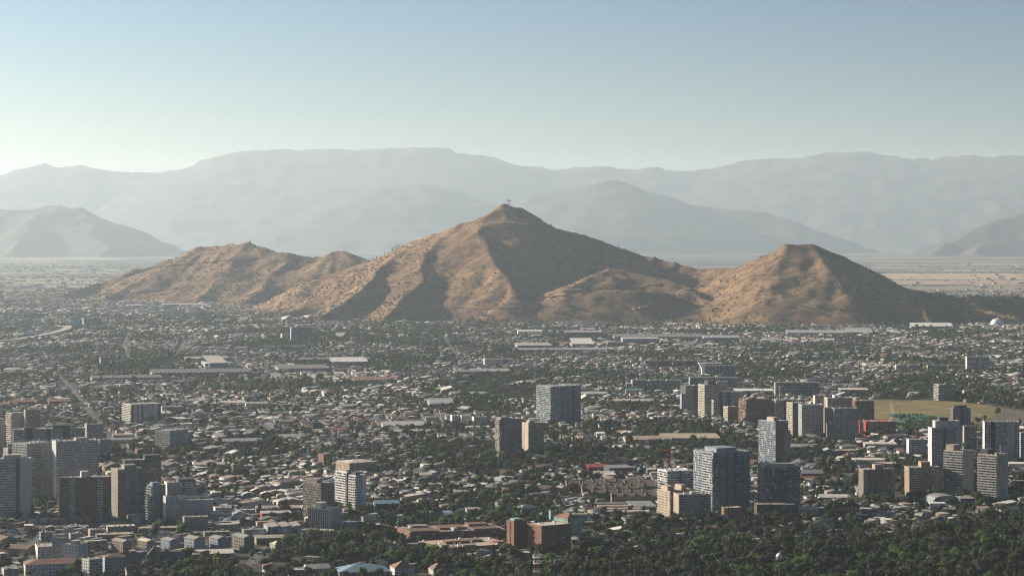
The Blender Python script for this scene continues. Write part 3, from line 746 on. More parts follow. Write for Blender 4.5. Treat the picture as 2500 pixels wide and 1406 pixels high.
T('clinic', 'clinic', 'mint green stair tower with two small low wings', 1340, 1344, 1360, 1247, 1284, 'p1', 'p1', wall='mint', th=20, near=True)
T('clinic', 'clinic', 'small mint wing with a red tiled roof beside the mint stair tower', 1318, 1322, 1341, 1255, 1276, 'w2', 'w1', wall='mint', th=20, roof='hip', rm='tile', rh=2.5, near=True)
T('clinic', 'clinic', 'mint green four-floor clinic under red tiled hip roof behind the brick block', 1352, 1386, 1420, 1266, 1307, 'w4 p.6', 'w5', wall='mint', th=35, roof='hip', rm='tile', rh=4, near=True, name_lm='the red-roofed mint clinic')
T('clinic', 'clinic', 'pale green low hall with a cream roof behind the red-roofed clinic', 1380, 1384, 1434, 1256, 1275, 'w3', 'p1', wall='mint', th=8, D=24, rm='tan')
# --- right, near
T(*AB, 'beige eleven-floor block with twin lift houses at the back', 1605, 1636, 1697, 1199, 1266, 'w3 b.8 w2', 'w4', wall='beige', th=28, boxes=[(.0, .25, .2, .7, 4.5), (.55, .75, .2, .7, 5)], rm='tan', name_lm='the beige twin-lift block')
T(*AB, 'beige ten-floor block in front, balconies in three columns', 1640, 1657, 1735, 1208, 1273, 'b1 w1.5 p.3 w2 b1.3 w1', 'w2', wall='beige', th=14, boxes=[(.45, .6, .3, .7, 2)], bay=2.7, name_lm='the beige balconied block')
T(*AT, 'largest grey-blue apartment tower with cream sunlit flank and comb-like roof', 1693, 1741, 1830, 1106, 1252, 'g4 a.5 g2 a.5 g4', 'g2 b2', wall='bluegrey', acc='navy', th=30, posts=10, sp=.4, boxes=[(.2, .75, .2, .8, 4, 'bluegrey')], near=True, name_lm='the largest grey-blue tower')
T(*AB, 'white-framed seven-floor block with black floors behind the beige pair', 1605, 1629, 1692, 1150, 1194, 'g3 a.4 g3', 'g2', wall='white', acc='black', th=22, sp=.22, pw=.3, bay=4, rm='white', name_lm='the white-framed block')
T('house_block', 'small block', 'orange plastered three-floor block beside the largest tower', 1761, 1776, 1812, 1240, 1263, 'w3 p1', 'w2', wall='orange', th=28, rm='pale', name_lm='the orange block')
T(*AT, 'tall dark tower topped by a pale lift house', 1852, 1893, 1924, 1029, 1134, 'a3 g1', 'g5', wall='bluegrey', acc='brown', th=38, boxes=[(.0, .35, .1, .5, 5, 'cream')], sp=.4, name_lm='the tall dark tower')
T(*AT, 'blank cream-grey wing standing against the tall dark tower', 1900, 1912, 1930, 1052, 1133, 'p1', 'g1', wall='warmgrey', th=30)
T(*AT, 'glassy teal-grey tower with a curtain-wall centre and low brick podium', 1850, 1863, 1954, 1140, 1255, 'g2 G2.4 g2', 'b1', wall='bluegrey', acc='navy', th=14, posts=8, sp=.3, boxes=[(.1, .9, .3, .8, 2.5)], near=True, name_lm='the glassy teal tower')
T('podium', 'podium building', 'brown brick podium at the foot of the glassy tower', 1838, 1848, 1940, 1232, 1266, 'g8', 'w2', wall='brown', th=8, D=14)
T(*AT, 'rust-brown slab tower with glazed columns and white end wall', 2093, 2108, 2184, 1147, 1218, 'a1 G.8 w4 G.7 a1', 'w2', wall='taupe', acc='tan', th=14, boxes=[(.4, .65, .2, .8, 5, 'tan')], name_lm='the rust-brown slab', near=True)
T(*AT, 'brown slab tower with white balcony columns and white end wall', 2207, 2220, 2297, 1142, 1212, 'p1 b1.2 w2.4 b1.2 p.4 w.4', 'w2', wall='tan', acc='taupe', th=14, boxes=[(.4, .68, .2, .8, 6, 'tan')], brl='white', bst='solid', name_lm='the white-balconied brown slab', near=True)
T(*AT, 'cream tower with deep brown balcony grid, twin of the one further along', 2305, 2351, 2377, 1102, 1213, 'w1 p1', 'b6', wall='cream', th=58, boxes=[(.1, .7, .55, .95, 6, 'beige')], name_lm='the cream balcony tower', near=True)
T(*AT, 'cream tower with balcony grid closest to the frame edge', 2388, 2434, 2461, 1111, 1231, 'w1 p.6', 'b6', wall='cream', th=58, boxes=[(.1, .7, .55, .9, 5, 'dgrey')], name_lm='the outer cream balcony tower', near=True)
T(*AT, 'white stepped tower, lower part before the tallest dark tower', 2264, 2275, 2347, 1045, 1160, 'g2 a.5 g2 p1', 'p1', wall='lgrey', acc='dgrey', th=12, boxes=[(.15, .98, .3, .95, 8, 'pale'), (.3, .6, .4, .8, 12, 'dgrey')], name_lm='the white stepped tower')
T(*AT, 'dark blue-grey tower rising behind the white stepped one', 2320, 2327, 2369, 996, 1080, 'g1 a.6 g1', 'a1', wall='bluegrey', acc='dgrey', th=12, boxes=[(.1, .8, .2, .8, 3, 'dgrey')])
T(*AT, 'broad tower with a black stripe and pale blank flank near the edge', 2399, 2404, 2487, 1030, 1128, 'g1.3 a1 g2.4 p1.6 g1', 'p1', wall='lgrey', acc='black', th=7, posts=5, name_lm='the black-striped tower')
T(*AT, 'short plain grey lift tower in front of the striped tower', 2438, 2442, 2463, 1088, 1130, 'p1', 'p1', wall='grey', th=10)
T(*AB, 'grey ten-floor block, half dark brick, left of the white stepped tower'.replace('left of', 'beside'), 2213, 2219, 2262, 1073, 1120, 'p.7 g2 a1.2', 'p1', wall='lgrey', acc='bluegrey', th=9)
T(*AB, 'red-edged block with dark rainbow-striped glass front', 2097, 2114, 2186, 1030, 1066, 'a.6 G1.2 c.3 G1.2 c.3 G2', 'r1 g2 r1', wall='navy', acc='red', acc2='ochre', th=15, rm='red', name_lm='the red-edged block')
T(*AT, 'pale grey tower sliced by the frame edge beside the striped one', 2489, 2492, 2530, 1056, 1124, 'g3', 'g1', wall='lgrey', th=10)
T(*AT, 'slim grey tower half hidden behind the white stepped one', 2350, 2354, 2384, 1040, 1100, 'g2', 'p1', wall='warmgrey', th=12)
T(*AT, 'cream slab tower behind the grid tower and the olive one', 1985, 1990, 2016, 966, 1022, 'w3', 'p1', wall='cream', th=12)
T(*AT, 'brown tower peeping between cream tower and brick-red tower', 1862, 1866, 1890, 968, 1020, 'w2 p1', 'p1', wall='brick', th=12)
# --- the cluster behind
T(*AT, 'black tower with white balcony bands at the end of the cluster', 1661, 1674, 1704, 942, 1006, 'g2 a1', 'a1', wall='grey', acc='dgrey', th=25)
T(*AT, 'short blue-grey tower at the foot of the black banded one', 1660, 1664, 1674, 962, 1008, 'g1', 'p1', wall='bluegrey', th=20)
T(*AT, 'cream tower, brightest and tallest of the rear cluster', 1704, 1720, 1760, 940, 1021, 'g2 p.3 g2', 'g2', wall='cream', th=25, boxes=[(.3, .8, .2, .8, 6, 'dgrey')], posts=5, name_lm='the brightest cream tower')
T(*AT, 'cream tower half hidden behind the brightest one', 1745, 1750, 1776, 932, 1008, 'g2', 'p1', wall='cream', th=14)
T(*AT, 'grey-blue tower with mixed stripes behind two shorter ones', 1749, 1757, 1812, 957, 1020, 'a.6 g1 a.8 g2 p.5', 'g1', wall='lgrey', acc='navy', th=12)
T(*AT, 'slim pale tower leaning on the striped tower', 1737, 1742, 1756, 977, 1023, 'g1', 'g1', wall='lgrey', th=25)
T(*AT, 'short cream and brown tower, lowest of the rear cluster', 1766, 1777, 1798, 993, 1030, 'a1.3', 'g2', wall='cream', acc='taupe', th=28)
T(*AT, 'brick-red tower with a sunlit balcony corner', 1804, 1822, 1882, 975, 1035, 'w2.5 a1 w2', 'b2', wall='brick', acc='brown', th=22, boxes=[(.2, .5, .3, .7, 2)], name_lm='the brick-red tower')
T(*AT, 'cream tower with brown flank behind the tall dark tower', 1882, 1893, 1955, 977, 1035, 'g2 a2 w2', 'p1', wall='cream', acc='brown', th=14)
T(*AT, 'cream tower with a black slot down the middle', 1920, 1935, 1962, 984, 1068, 'a1.6 g.6', 'g1', wall='cream', acc='dgrey', th=25)
T(*AT, 'white-grey tower with narrow window grid in mid cluster', 1948, 1958, 2010, 989, 1073, 'g6', 'g1', wall='lgrey', th=14, bay=2.8, posts=5, name_lm='the white-grey grid tower')
T(*AT, 'pale yellow tower with white roof boxes at the rear', 2008, 2020, 2082, 972, 1030, 'g5', 'g1 p.5', wall='cream', th=14, posts=6, boxes=[(.3, .45, .2, .8, 4, 'white')])
T(*AT, 'olive-brown tower squeezed between two grey ones', 2009, 2013, 2032, 996, 1060, 'w3', 'p1', wall='taupe', th=12)
T(*AT, 'grey-blue tower with a plain centre strip beside the red block', 2030, 2037, 2092, 997, 1075, 'g2 p.9 g3', 'g1', wall='bluegrey', th=10, posts=5, name_lm='the plain-stripped tower')
T(*AB, 'short grey block leaning on the grey-blue strip tower', 2016, 2019, 2035, 1033, 1076, 'g1', 'p1', wall='warmgrey', th=10)
T(*AT, 'dark brick tower with white window bands by the dry field', 2078, 2088, 2134, 979, 1034, 'w1 g3 w1', 'w1', wall='brick', th=14, sp=.45, name_lm='the dark brick tower')
T(*AT, 'large free-standing dark blue tower with a sunlit banded flank', 1310, 1345, 1418, 944, 1038, 'g3 a.4 g3 a.6 g2', 'b3', wall='bluegrey', acc='navy', th=30, posts=9, name_lm='the free-standing blue tower')
T(*AT, 'grey-beige tower with a saw-edged sunlit corner, taller of a pair', 1210, 1221, 1274, 1023, 1114, 'g1 p.4 g2 p.4 g1', 'b1', wall='warmgrey', th=20, boxes=[(.1, .5, .3, .7, 2)], name_lm='the taller tan tower')
T(*AT, 'beige tower with banded face, shorter of a pair', 1273, 1290, 1328, 1033, 1108, 'g3', 'w1 p1', wall='beige', th=26, boxes=[(.2, .5, .3, .7, 3)], name_lm='the shorter beige tower')
T(*AB, 'grey balconied block standing alone between trees', 2280, 2292, 2333, 939, 978, 'g4', 'b1', wall='grey', th=20, boxes=[(.5, .8, .3, .7, 2, 'dgrey')], name_lm='the lone grey block')
T(*AB, 'grey gridded block with white floor lines far behind the field', 2357, 2361, 2413, 871, 907, 'g3 p.4 g2', 'p1', wall='lgrey', th=10)
T(*AB, 'broad dark block of ten floors with rough roof line', 1889, 1893, 1999, 934, 968, 'g3 a.5 g5 a.4 g2', 'p1', wall='warmgrey', acc='dgrey', th=6, sp=.35, name_lm='the broad dark block')
T('hotel', 'hotel', 'long blue-grey block with a flaring white end fin', 1712, 1716, 1796, 893, 922, 'g4 a.3 g3 p.2', 'p1', wall='bluegrey', acc='navy', th=6, name_lm='the white-finned block')
mb = MB()
for k in range(9):
    a0, a1 = k / 9, (k + 1) / 9; w0, w1 = 2.2 + 7 * max(0, a0 - .55) ** 1.5 * 3, 2.2 + 7 * max(0, a1 - .55) ** 1.5 * 3; Hh = BLD[list(BLD)[-1]][3] + 5
    mb.add([(-w0, -1.5, Hh * a0), (3.5, -1.5, Hh * a0), (3.5, 14, Hh * a0), (-w0, 14, Hh * a0), (-w1, -1.5, Hh * a1), (3.5, -1.5, Hh * a1), (3.5, 14, Hh * a1), (-w1, 14, Hh * a1)], [(0, 1, 5, 4), (1, 2, 6, 5), (2, 3, 7, 6), (3, 0, 4, 7)])
mb.box(-9, 40, -1.4, 13.9, Hh, Hh + 1); mb.build('end_fin', M_WHITE, BLD[list(BLD)[-1]][0])
T(*AB, 'wide blue-grey gridded block below the finned one', 1680, 1684, 1802, 922, 948, 'g12', 'p1', wall='bluegrey', th=5)
for a, b, lb in ((1540, 1580, 'with pale stair shafts'), (1582, 1622, 'between two alike'), (1624, 1662, 'beside the black banded tower')):
    T(*AB, 'blue-grey six-floor block ' + lb, a, a + 4, b, 928, 950, 'g4 p.5', 'p1', wall='bluegrey', th=8, group='blue-grey mid-rise row')
T(*AB, 'far lilac-grey block standing alone before the sunlit hill', 199, 204, 247, 777, 797, 'g2 p.5 g2', 'p1', wall='bluegrey', th=8, D=18, sp=.5)
T(*AB, 'far dark blue-grey block, widest before the hill', 706, 711, 762, 799, 834, 'g2 a.3 g2 a.3 g2', 'p1', wall='bluegrey', acc='navy', th=8, name_lm='the far dark block')
T(*AB, 'small cream far block beside the wide dark one', 685, 689, 705, 815, 830, 'w3', 'p1', wall='cream', th=15, D=12)
for k, (a, b, c_) in enumerate(((636, 672, 677), (668, 700, 706), (700, 738, 752))):
    T(*AB, ('long white far block with sunlit comb-like side', 'middle one of three sunlit comb-sided far blocks', 'far comb-sided block whose pale roof shows most')[k], a, b, c_, 845, 857, 'p1', 'g8', wall='pale', th=66, group='comb-sided far blocks', D=14)
T('office_block', 'office block', 'long white far office with black window gaps', 1179, 1183, 1253, 877, 893, 'w9', 'w1', wall='white', th=5, D=20, bay=5, name_lm='the white far office')
for k, (a, b) in enumerate(((1370, 1405), (1411, 1445), (1455, 1489))):
    T(*AB, ('white flat block under the hill, first beside the quarry track', 'white flat block under the hill, between two alike', 'white flat block under the hill, last of three')[k], a, a + 1, b, 788, 797, 'w6', 'w1', wall='white', th=3, D=14, rm='white', group='white blocks under the hill')
T(*AB, 'lonely grey far tower with a pale cap in the trees', 243, 246, 268, 873, 897, 'g3', 'p1', wall='warmgrey', th=12)
for k, (a, b, w_) in enumerate(((1572, 1640, 'brick'), (1642, 1700, 'brick'), (1700, 1727, 'cream'))):
    T(*AB, ('long far brick block, longer of two', 'far brick block beside a cream one', 'short cream far block at the end of the brick row')[k], a, a + 3, b, 881, 897, 'g9', 'p1', wall=w_, th=5, D=14)
for k, (a, b, w_) in enumerate(((2185, 2214, 'lgrey'), (2216, 2245, 'lgrey'), (2262, 2310, 'tan'), (2312, 2356, 'tan'))):
    T(*AB, ('far pale grey block at the outer end of its row', 'far pale grey block beside a tan one', 'far tan block, longer of the tan two', 'far tan block next to the gridded grey one')[k], a, a + 3, b, 891, 905, 'g6', 'p1', wall=w_, th=6, D=14)
# hospital pavilions with gable ends (lower left)
for k, (a, b, c_, y, w_, r_) in enumerate(((274, 300, 320, 1323, 'taupe', 'gravel'), (336, 358, 379, 1322, 'taupe', 'tan'), (393, 414, 438, 1320, 'bluegrey', 'grey'), (450, 474, 500, 1316, 'bluegrey', 'gravel'), (511, 532, 557, 1315, 'bluegrey', 'gravel'), (566, 596, 621, 1312, 'taupe', 'grey'))):
    T('hospital_pavilion', 'pavilion', ('brown-grey pavilion beside the chapel, first of six in line', 'pavilion with a sunlit curved roof behind the chapel gable', 'blue-grey pavilion with roof ridge, third of six', 'grey pavilion directly behind the long pale-roofed shed', 'grey pavilion with a red stair side, fifth of six', 'tallest brown-grey pavilion at the end of the row of six')[k],
      a, b, c_, y, 1350 - k * 1, 'p1', 'w8', wall=w_, th=30, roof='gable', rm=r_, rh=2.2, group='gabled hospital pavilions', name_lm=('the first pavilion', None, None, 'the fourth pavilion', None, 'the last pavilion')[k], near=True, back='p1')
T('long_shed', 'shed', 'long blue-walled shed with a pale sunlit roof before the pavilions', 468, 472, 571, 1352, 1366, 'p1', 'p1', wall='navy', th=4, D=14, roof='shed', rm='pale', rh=1.5, name_lm='the long pale-roofed shed')
T('white_wing', 'building', 'white two-floor building with red roof and round skylights', 56, 62, 190, 1378, 1406, 'w12', 'w2', wall='white', th=4, D=17, roof='hip', rm='tile', rh=3.2, near=True, name_lm='the red-roofed white building')
T('white_wing', 'building', 'white three-floor building with dark square windows beside the bending roof', 86, 92, 142, 1335, 1368, 'w6', 'p1', wall='pale', th=5, D=20, rm='tan', near=True, name_lm='the white three-floor building')
T('school_hall', 'school', 'long low building with a brown sagging roof running back', 22, 66, 90, 1340, 1360, 'p1', 'w4', wall='taupe', th=55, roof='gable', rm='brown', rh=3, name_lm='the sagging brown roof')
T('pale_block', 'block', 'pale blue seven-floor housing slab seen along its ribbed side', 128, 161, 166, 1312, 1375, 'p1', 'w9', wall='bluegrey', th=72, near=True, name_lm='the ribbed pale slab')
T('pale_block', 'block', 'pale housing slab with ribbed side, second of two', 150, 190, 214, 1330, 1388, 'p1', 'w7', wall='lgrey', th=60, near=True, boxes=[(.1, .6, .2, .5, 3)])
T('pale_block', 'block', 'grey-white housing slab with vertical ribs at the bottom edge', 200, 218, 250, 1366, 1413, 'g3', 'w4', wall='lgrey', th=30, near=True, name_lm='the grey-white slab')
T('pale_block', 'block', 'low grey-white block with framed roof terrace beside the chapel', 250, 256, 306, 1360, 1404, 'w4', 'p1', wall='bluegrey', th=10, D=20, near=True, roof='hip', rm='tile', rh=2)
T('school_block', 'school', 'long grey school wall with pale roof line behind the pavilions', 259, 263, 330, 1286, 1300, 'p3 w1', 'p1', wall='warmgrey', th=5, D=14, rm='pale', name_lm='the grey school wall')
T('school_block', 'school', 'school block with a flat sunlit roof strip, lower of two', 232, 236, 326, 1306, 1318, 'w12', 'p1', wall='taupe', th=4, D=14, rm='tan')
T('school_block', 'school', 'school block with a pinkish roof between two leafy trees', 334, 338, 446, 1290, 1301, 'w14', 'p1', wall='taupe', th=3, D=12, rm='tan')
T('school_block', 'school', 'grey blank-walled hall beside the ring-shaped roof', 446, 450, 508, 1263, 1293, 'p1 w1 p2', 'p1', wall='warmgrey', th=6, D=22, name_lm='the blank grey hall')
T('villa', 'villa', 'small cream villa with tan hip roof hidden by park trees', 658, 672, 694, 1329, 1351, 'w2', 'p1', wall='beige', th=30, roof='hip', rm='tan', rh=3, near=True, name_lm='the cream villa')
T('metal_roofed_hall', 'hall', 'wide hall under a blue-grey metal hip roof at the bottom edge', 812, 830, 953, 1397, 1411, 'w12', 'w2', wall='taupe', th=8, D=22, roof='hip', rm='blue', rh=5, near=True, name_lm='the metal hip-roofed hall')
T('white_house', 'house', 'white two-floor house with dark red hip roof and slit windows', 952, 964, 1013, 1387, 1412, 'w6', 'w2', wall='white', th=14, roof='hip', rm='tile', rh=5.5, near=True, name_lm='the larger white house')
T('white_house', 'house', 'smaller white house with brown hip roof among the trees', 1046, 1058, 1090, 1391, 1413, 'w4', 'w1', wall='pale', th=16, roof='hip', rm='brown', rh=5, near=True, name_lm='the smaller white house')

for k, (a, b, c_, yt, yb, th, wl, rr, rm_, pt) in enumerate(((-20, 2, 40, 1318, 1336, 25, 'taupe', 'gable', 'brown', 'w5'), (96, 100, 128, 1300, 1318, 10, 'bluegrey', 'flat', 'gravel', 'w4'), (168, 172, 200, 1303, 1320, 10, 'lgrey', 'flat', 'gravel', 'w4'), (206, 214, 262, 1322, 1346, 14, 'warmgrey', 'flat', 'tan', 'g4'),
    (215, 220, 258, 1294, 1312, 8, 'beige', 'flat', 'gravel', 'w4'), (306, 310, 345, 1392, 1412, 12, 'pale', 'gable', 'tile', 'w4'), (4, 10, 44, 1390, 1420, 8, 'lgrey', 'flat', 'gravel', 'g3'), (560, 566, 618, 1388, 1402, 10, 'pale', 'hip', 'tile', 'w5'), (640, 650, 688, 1384, 1400, 14, 'white', 'hip', 'tile', 'w4'), (700, 706, 760, 1392, 1410, 8, 'cream', 'flat', 'pale', 'w5'),
    (742, 752, 806, 1388, 1406, 12, 'pale', 'gable', 'zinc', 'w5'), (520, 526, 566, 1240, 1256, 8, 'white', 'flat', 'gravel', 'w4'), (570, 574, 622, 1246, 1258, 8, 'lgrey', 'flat', 'pale', 'w5'), (590, 596, 650, 1294, 1308, 10, 'warmgrey', 'flat', 'gravel', 'w5'), (496, 500, 560, 1300, 1312, 6, 'warmgrey', 'flat', 'gravel', 'w6'),
    (880, 886, 930, 1262, 1278, 12, 'cream', 'flat', 'gravel', 'w4'), (1950, 1958, 2000, 1243, 1262, 14, 'beige', 'gable', 'pale', 'w4'), (2030, 2036, 2090, 1246, 1258, 10, 'brick', 'gable', 'rust', 'w5'), (2420, 2428, 2470, 1182, 1206, 14, 'taupe', 'flat', 'gravel', 'g4'), (2466, 2470, 2530, 1174, 1204, 8, 'dgrey', 'flat', 'gravel', 'g5'))):
    T(*AB, ['brown-roofed block cut by the frame edge beside the sagging roof', 'small blue-grey block with a gravel roof before the brown slab', 'pale grey small block with four window bays before the brown slab', 'grey gridded block between the ribbed slab and the pavilions', 'beige flat block just behind the school roofs', 'pale gabled block with tiled roof below the chapel',
       'grey gridded block in the bottom corner', 'pale villa block with tiled hip roof below the last pavilion', 'white villa block with tiled hip roof beside the metal-roofed hall', 'cream flat block at the bottom edge between villa and hall', 'pale block with zinc gable roof next to the metal-roofed hall', 'white flat block behind the glazed podium', 'grey block with pale roof beyond the glazed podium',
       'grey flat block by the concrete yard', 'long grey flat block behind the ring-shaped school', 'cream flat block beside the pale blue annex', 'beige gabled block at the park edge below the glassy tower', 'low brick terrace with rust roof near the brown slabs', 'taupe gridded block behind the outer cream tower', 'dark gridded block cut by the frame edge'][k],
       a, b, c_, yt, yb, pt, 'w2', wall=wl, th=th, D=15, roof=rr, rm=rm_, near=True, units=5)
# stepped brown housing terraces (rows of linked blocks)
k = 0
for (a, b, c_, yt, yb) in ((1486, 1494, 1605, 1211, 1230), (1440, 1448, 1600, 1203, 1221), (1415, 1422, 1560, 1194, 1211), (1385, 1392, 1520, 1187, 1204), (1378, 1384, 1480, 1181, 1197), (1470, 1476, 1602, 1187, 1202), (1440, 1446, 1560, 1176, 1190), (1520, 1526, 1600, 1179, 1193)):
    n = max(2, int((c_ - b) / 27)); w_ = (c_ - b) / n
    T('terraced_block', 'housing terrace', ['brown four-floor terrace nearest the vaulted sheds', 'brown terrace, second row up from the vaulted sheds', 'brown terrace in the middle of the estate, third row', 'brown terrace, fourth row, set back to the sunlit side', 'brown terrace at the sunlit far corner of the estate', 'brown terrace ending at the white-framed block', 'short brown terrace in the estate\'s back row', 'shortest brown terrace, by the estate\'s shaded far corner'][k].replace('nearest', 'closest to'),
      a, b, c_, yt, yb, 'w%d' % (n * 3), 'w2', wall='tan', th=5, D=12, roof='gable', rm='brown', rh=2.6, group='brown housing terraces', name_lm='the brown terraces' if k == 0 else None, near=False)
    r_, A_, B_, H_ = BLD[list(BLD)[-1]]
    for j in range(n + 1):
        mb = MB(); mb.box(A_ * j / n - .18, A_ * j / n + .18, -.5, B_ + .5, H_ - .1, H_ + 3.0); mb.build('party_wall', wallmat('dgrey'), r_)
    k += 1
# ------------------------------------------------------------------ warehouses and halls
def hall(label, l, r, yb, h, D, rm='zinc', wall='warmgrey', typ='gable', th=4, n=1, cat='warehouse', name='warehouse', rh=None, Rt=False, lights=0, lm=None):
    """one shed: walls, a roof (gabled bays, barrel, sawtooth or flat) and its roof lights"""
    d = gd(yb); X = gx(l, d) if not Rt else gx(r, d); ph = atan2(X, d); t = R(th)
    er = (cos(ph), -sin(ph)); ef = (sin(ph), cos(ph))
    if not Rt: u = (cos(t) * er[0] + sin(t) * ef[0], cos(t) * er[1] + sin(t) * ef[1]); W = (r - l) * d / (F_PX * cos(t) - (r - l) * sin(t)); A, B = W, D
    else: u = (sin(t) * er[0] + cos(t) * ef[0], sin(t) * er[1] + cos(t) * ef[1]); W = (r - l) * d / (F_PX * cos(t) - (r - l) * sin(t)); A, B = D, W
    rz = atan2(u[1], u[0]); root = thing(name, label, cat, (X, d, 0), rz)
    rh = rh if rh is not None else max(1.2, B / n * .13)
    mb = MB(); mb.box(0, A, 0, B, 0, h, 0)
    near = d < 2700
    alongx = A >= B or W > 38
    L, Wd = (A, B) if alongx else (B, A)
    def Q(a, b, z): return (a, b, z) if alongx else (b, a, z)
    gb = MB(); rb = MB(); q = .4
    bw = Wd / n
    for k in range(n):
        b0 = k * bw; b1 = b0 + bw; bm = (b0 + b1) / 2
        if typ == 'gable':
            gb.add([Q(0, b0, h), Q(0, b1, h), Q(0, bm, h + rh), Q(L, b0, h), Q(L, b1, h), Q(L, bm, h + rh)], [(0, 1, 2), (3, 4, 5)])
            rb.add([Q(-q, b0, h + .02), Q(L + q, b0, h + .02), Q(L + q, bm, h + rh + .1), Q(-q, bm, h + rh + .1), Q(L + q, b1, h + .02), Q(-q, b1, h + .02)], [(0, 1, 2, 3), (3, 2, 4, 5)])
        elif typ == 'barrel':
            m_ = 8; vs = []; 
            for j in range(m_ + 1):
                a_ = pi * j / m_; vs += [Q(-q, bm - cos(a_) * bw / 2, h + sin(a_) * rh), Q(L + q, bm - cos(a_) * bw / 2, h + sin(a_) * rh)]
            rb.add(vs, [(2 * j, 2 * j + 1, 2 * j + 3, 2 * j + 2) for j in range(m_)])
            gb.add([vs[2 * j] for j in range(m_ + 1)], [tuple(range(m_ + 1))]); gb.add([vs[2 * j + 1] for j in range(m_ + 1)], [tuple(range(m_ + 1))])
        elif typ == 'saw':
            rb.add([Q(-q, b0, h + .02), Q(L + q, b0, h + .02), Q(L + q, b1, h + rh), Q(-q, b1, h + rh)], [(0, 1, 2, 3)])
            gb.add([Q(0, b1, h), Q(L, b1, h), Q(L, b1, h + rh), Q(0, b1, h + rh)], [(0, 1, 2, 3)])
        else:
            rb.box(*( (-.3, A + .3, -.3, B + .3) ), h, h + .5)
            break
    mb.build('wall', wallmat(wall), root)
    if gb.v: gb.build('gable', wallmat(wall), root)
    ro = rb.build('roof', roofmat(rm), root)
    if lights:
        lb = MB()
        for k in range(n):
            for j in range(lights):
                a0 = L * (j + .4) / lights; b0 = k * bw + bw * .12; b1 = k * bw + bw * .38
                if typ == 'gable': lb.add([Q(a0, b0, h + rh * .24 + .2), Q(a0 + 1.6, b0, h + rh * .24 + .2), Q(a0 + 1.6, b1, h + rh * .76 + .2), Q(a0, b1, h + rh * .76 + .2)], [(0, 1, 2, 3)])
                else: lb.box(*(min(Q(a0, b0, 0)[0], Q(a0 + 2, b1, 0)[0]), max(Q(a0, b0, 0)[0], Q(a0 + 2, b1, 0)[0]), min(Q(a0, b0, 0)[1], Q(a0 + 2, b1, 0)[1]), max(Q(a0, b0, 0)[1], Q(a0 + 2, b1, 0)[1])), h + rh * .5, h + rh * .5 + .3)
        s_ = lb.build('roof_light', M_WHITE, ro); s_['kind'] = 'stuff'
    # doors on the long front
    if d < 4500:
        for j in range(3):
            db = MB(); db.box(A * (.15 + .3 * j), A * (.15 + .3 * j) + 4, -.12, -.02, 0, min(4, h * .7)); db.build('loading_door', M_STEEL if j % 2 else wallmat('dgrey'), root)
    mark_rect(X, d, rz, A, B, 3)
    if lm: LANDMARKS.append((lm, X + (u[0] * A - u[1] * B) / 2, d + (u[1] * A + u[0] * B) / 2))
    return root
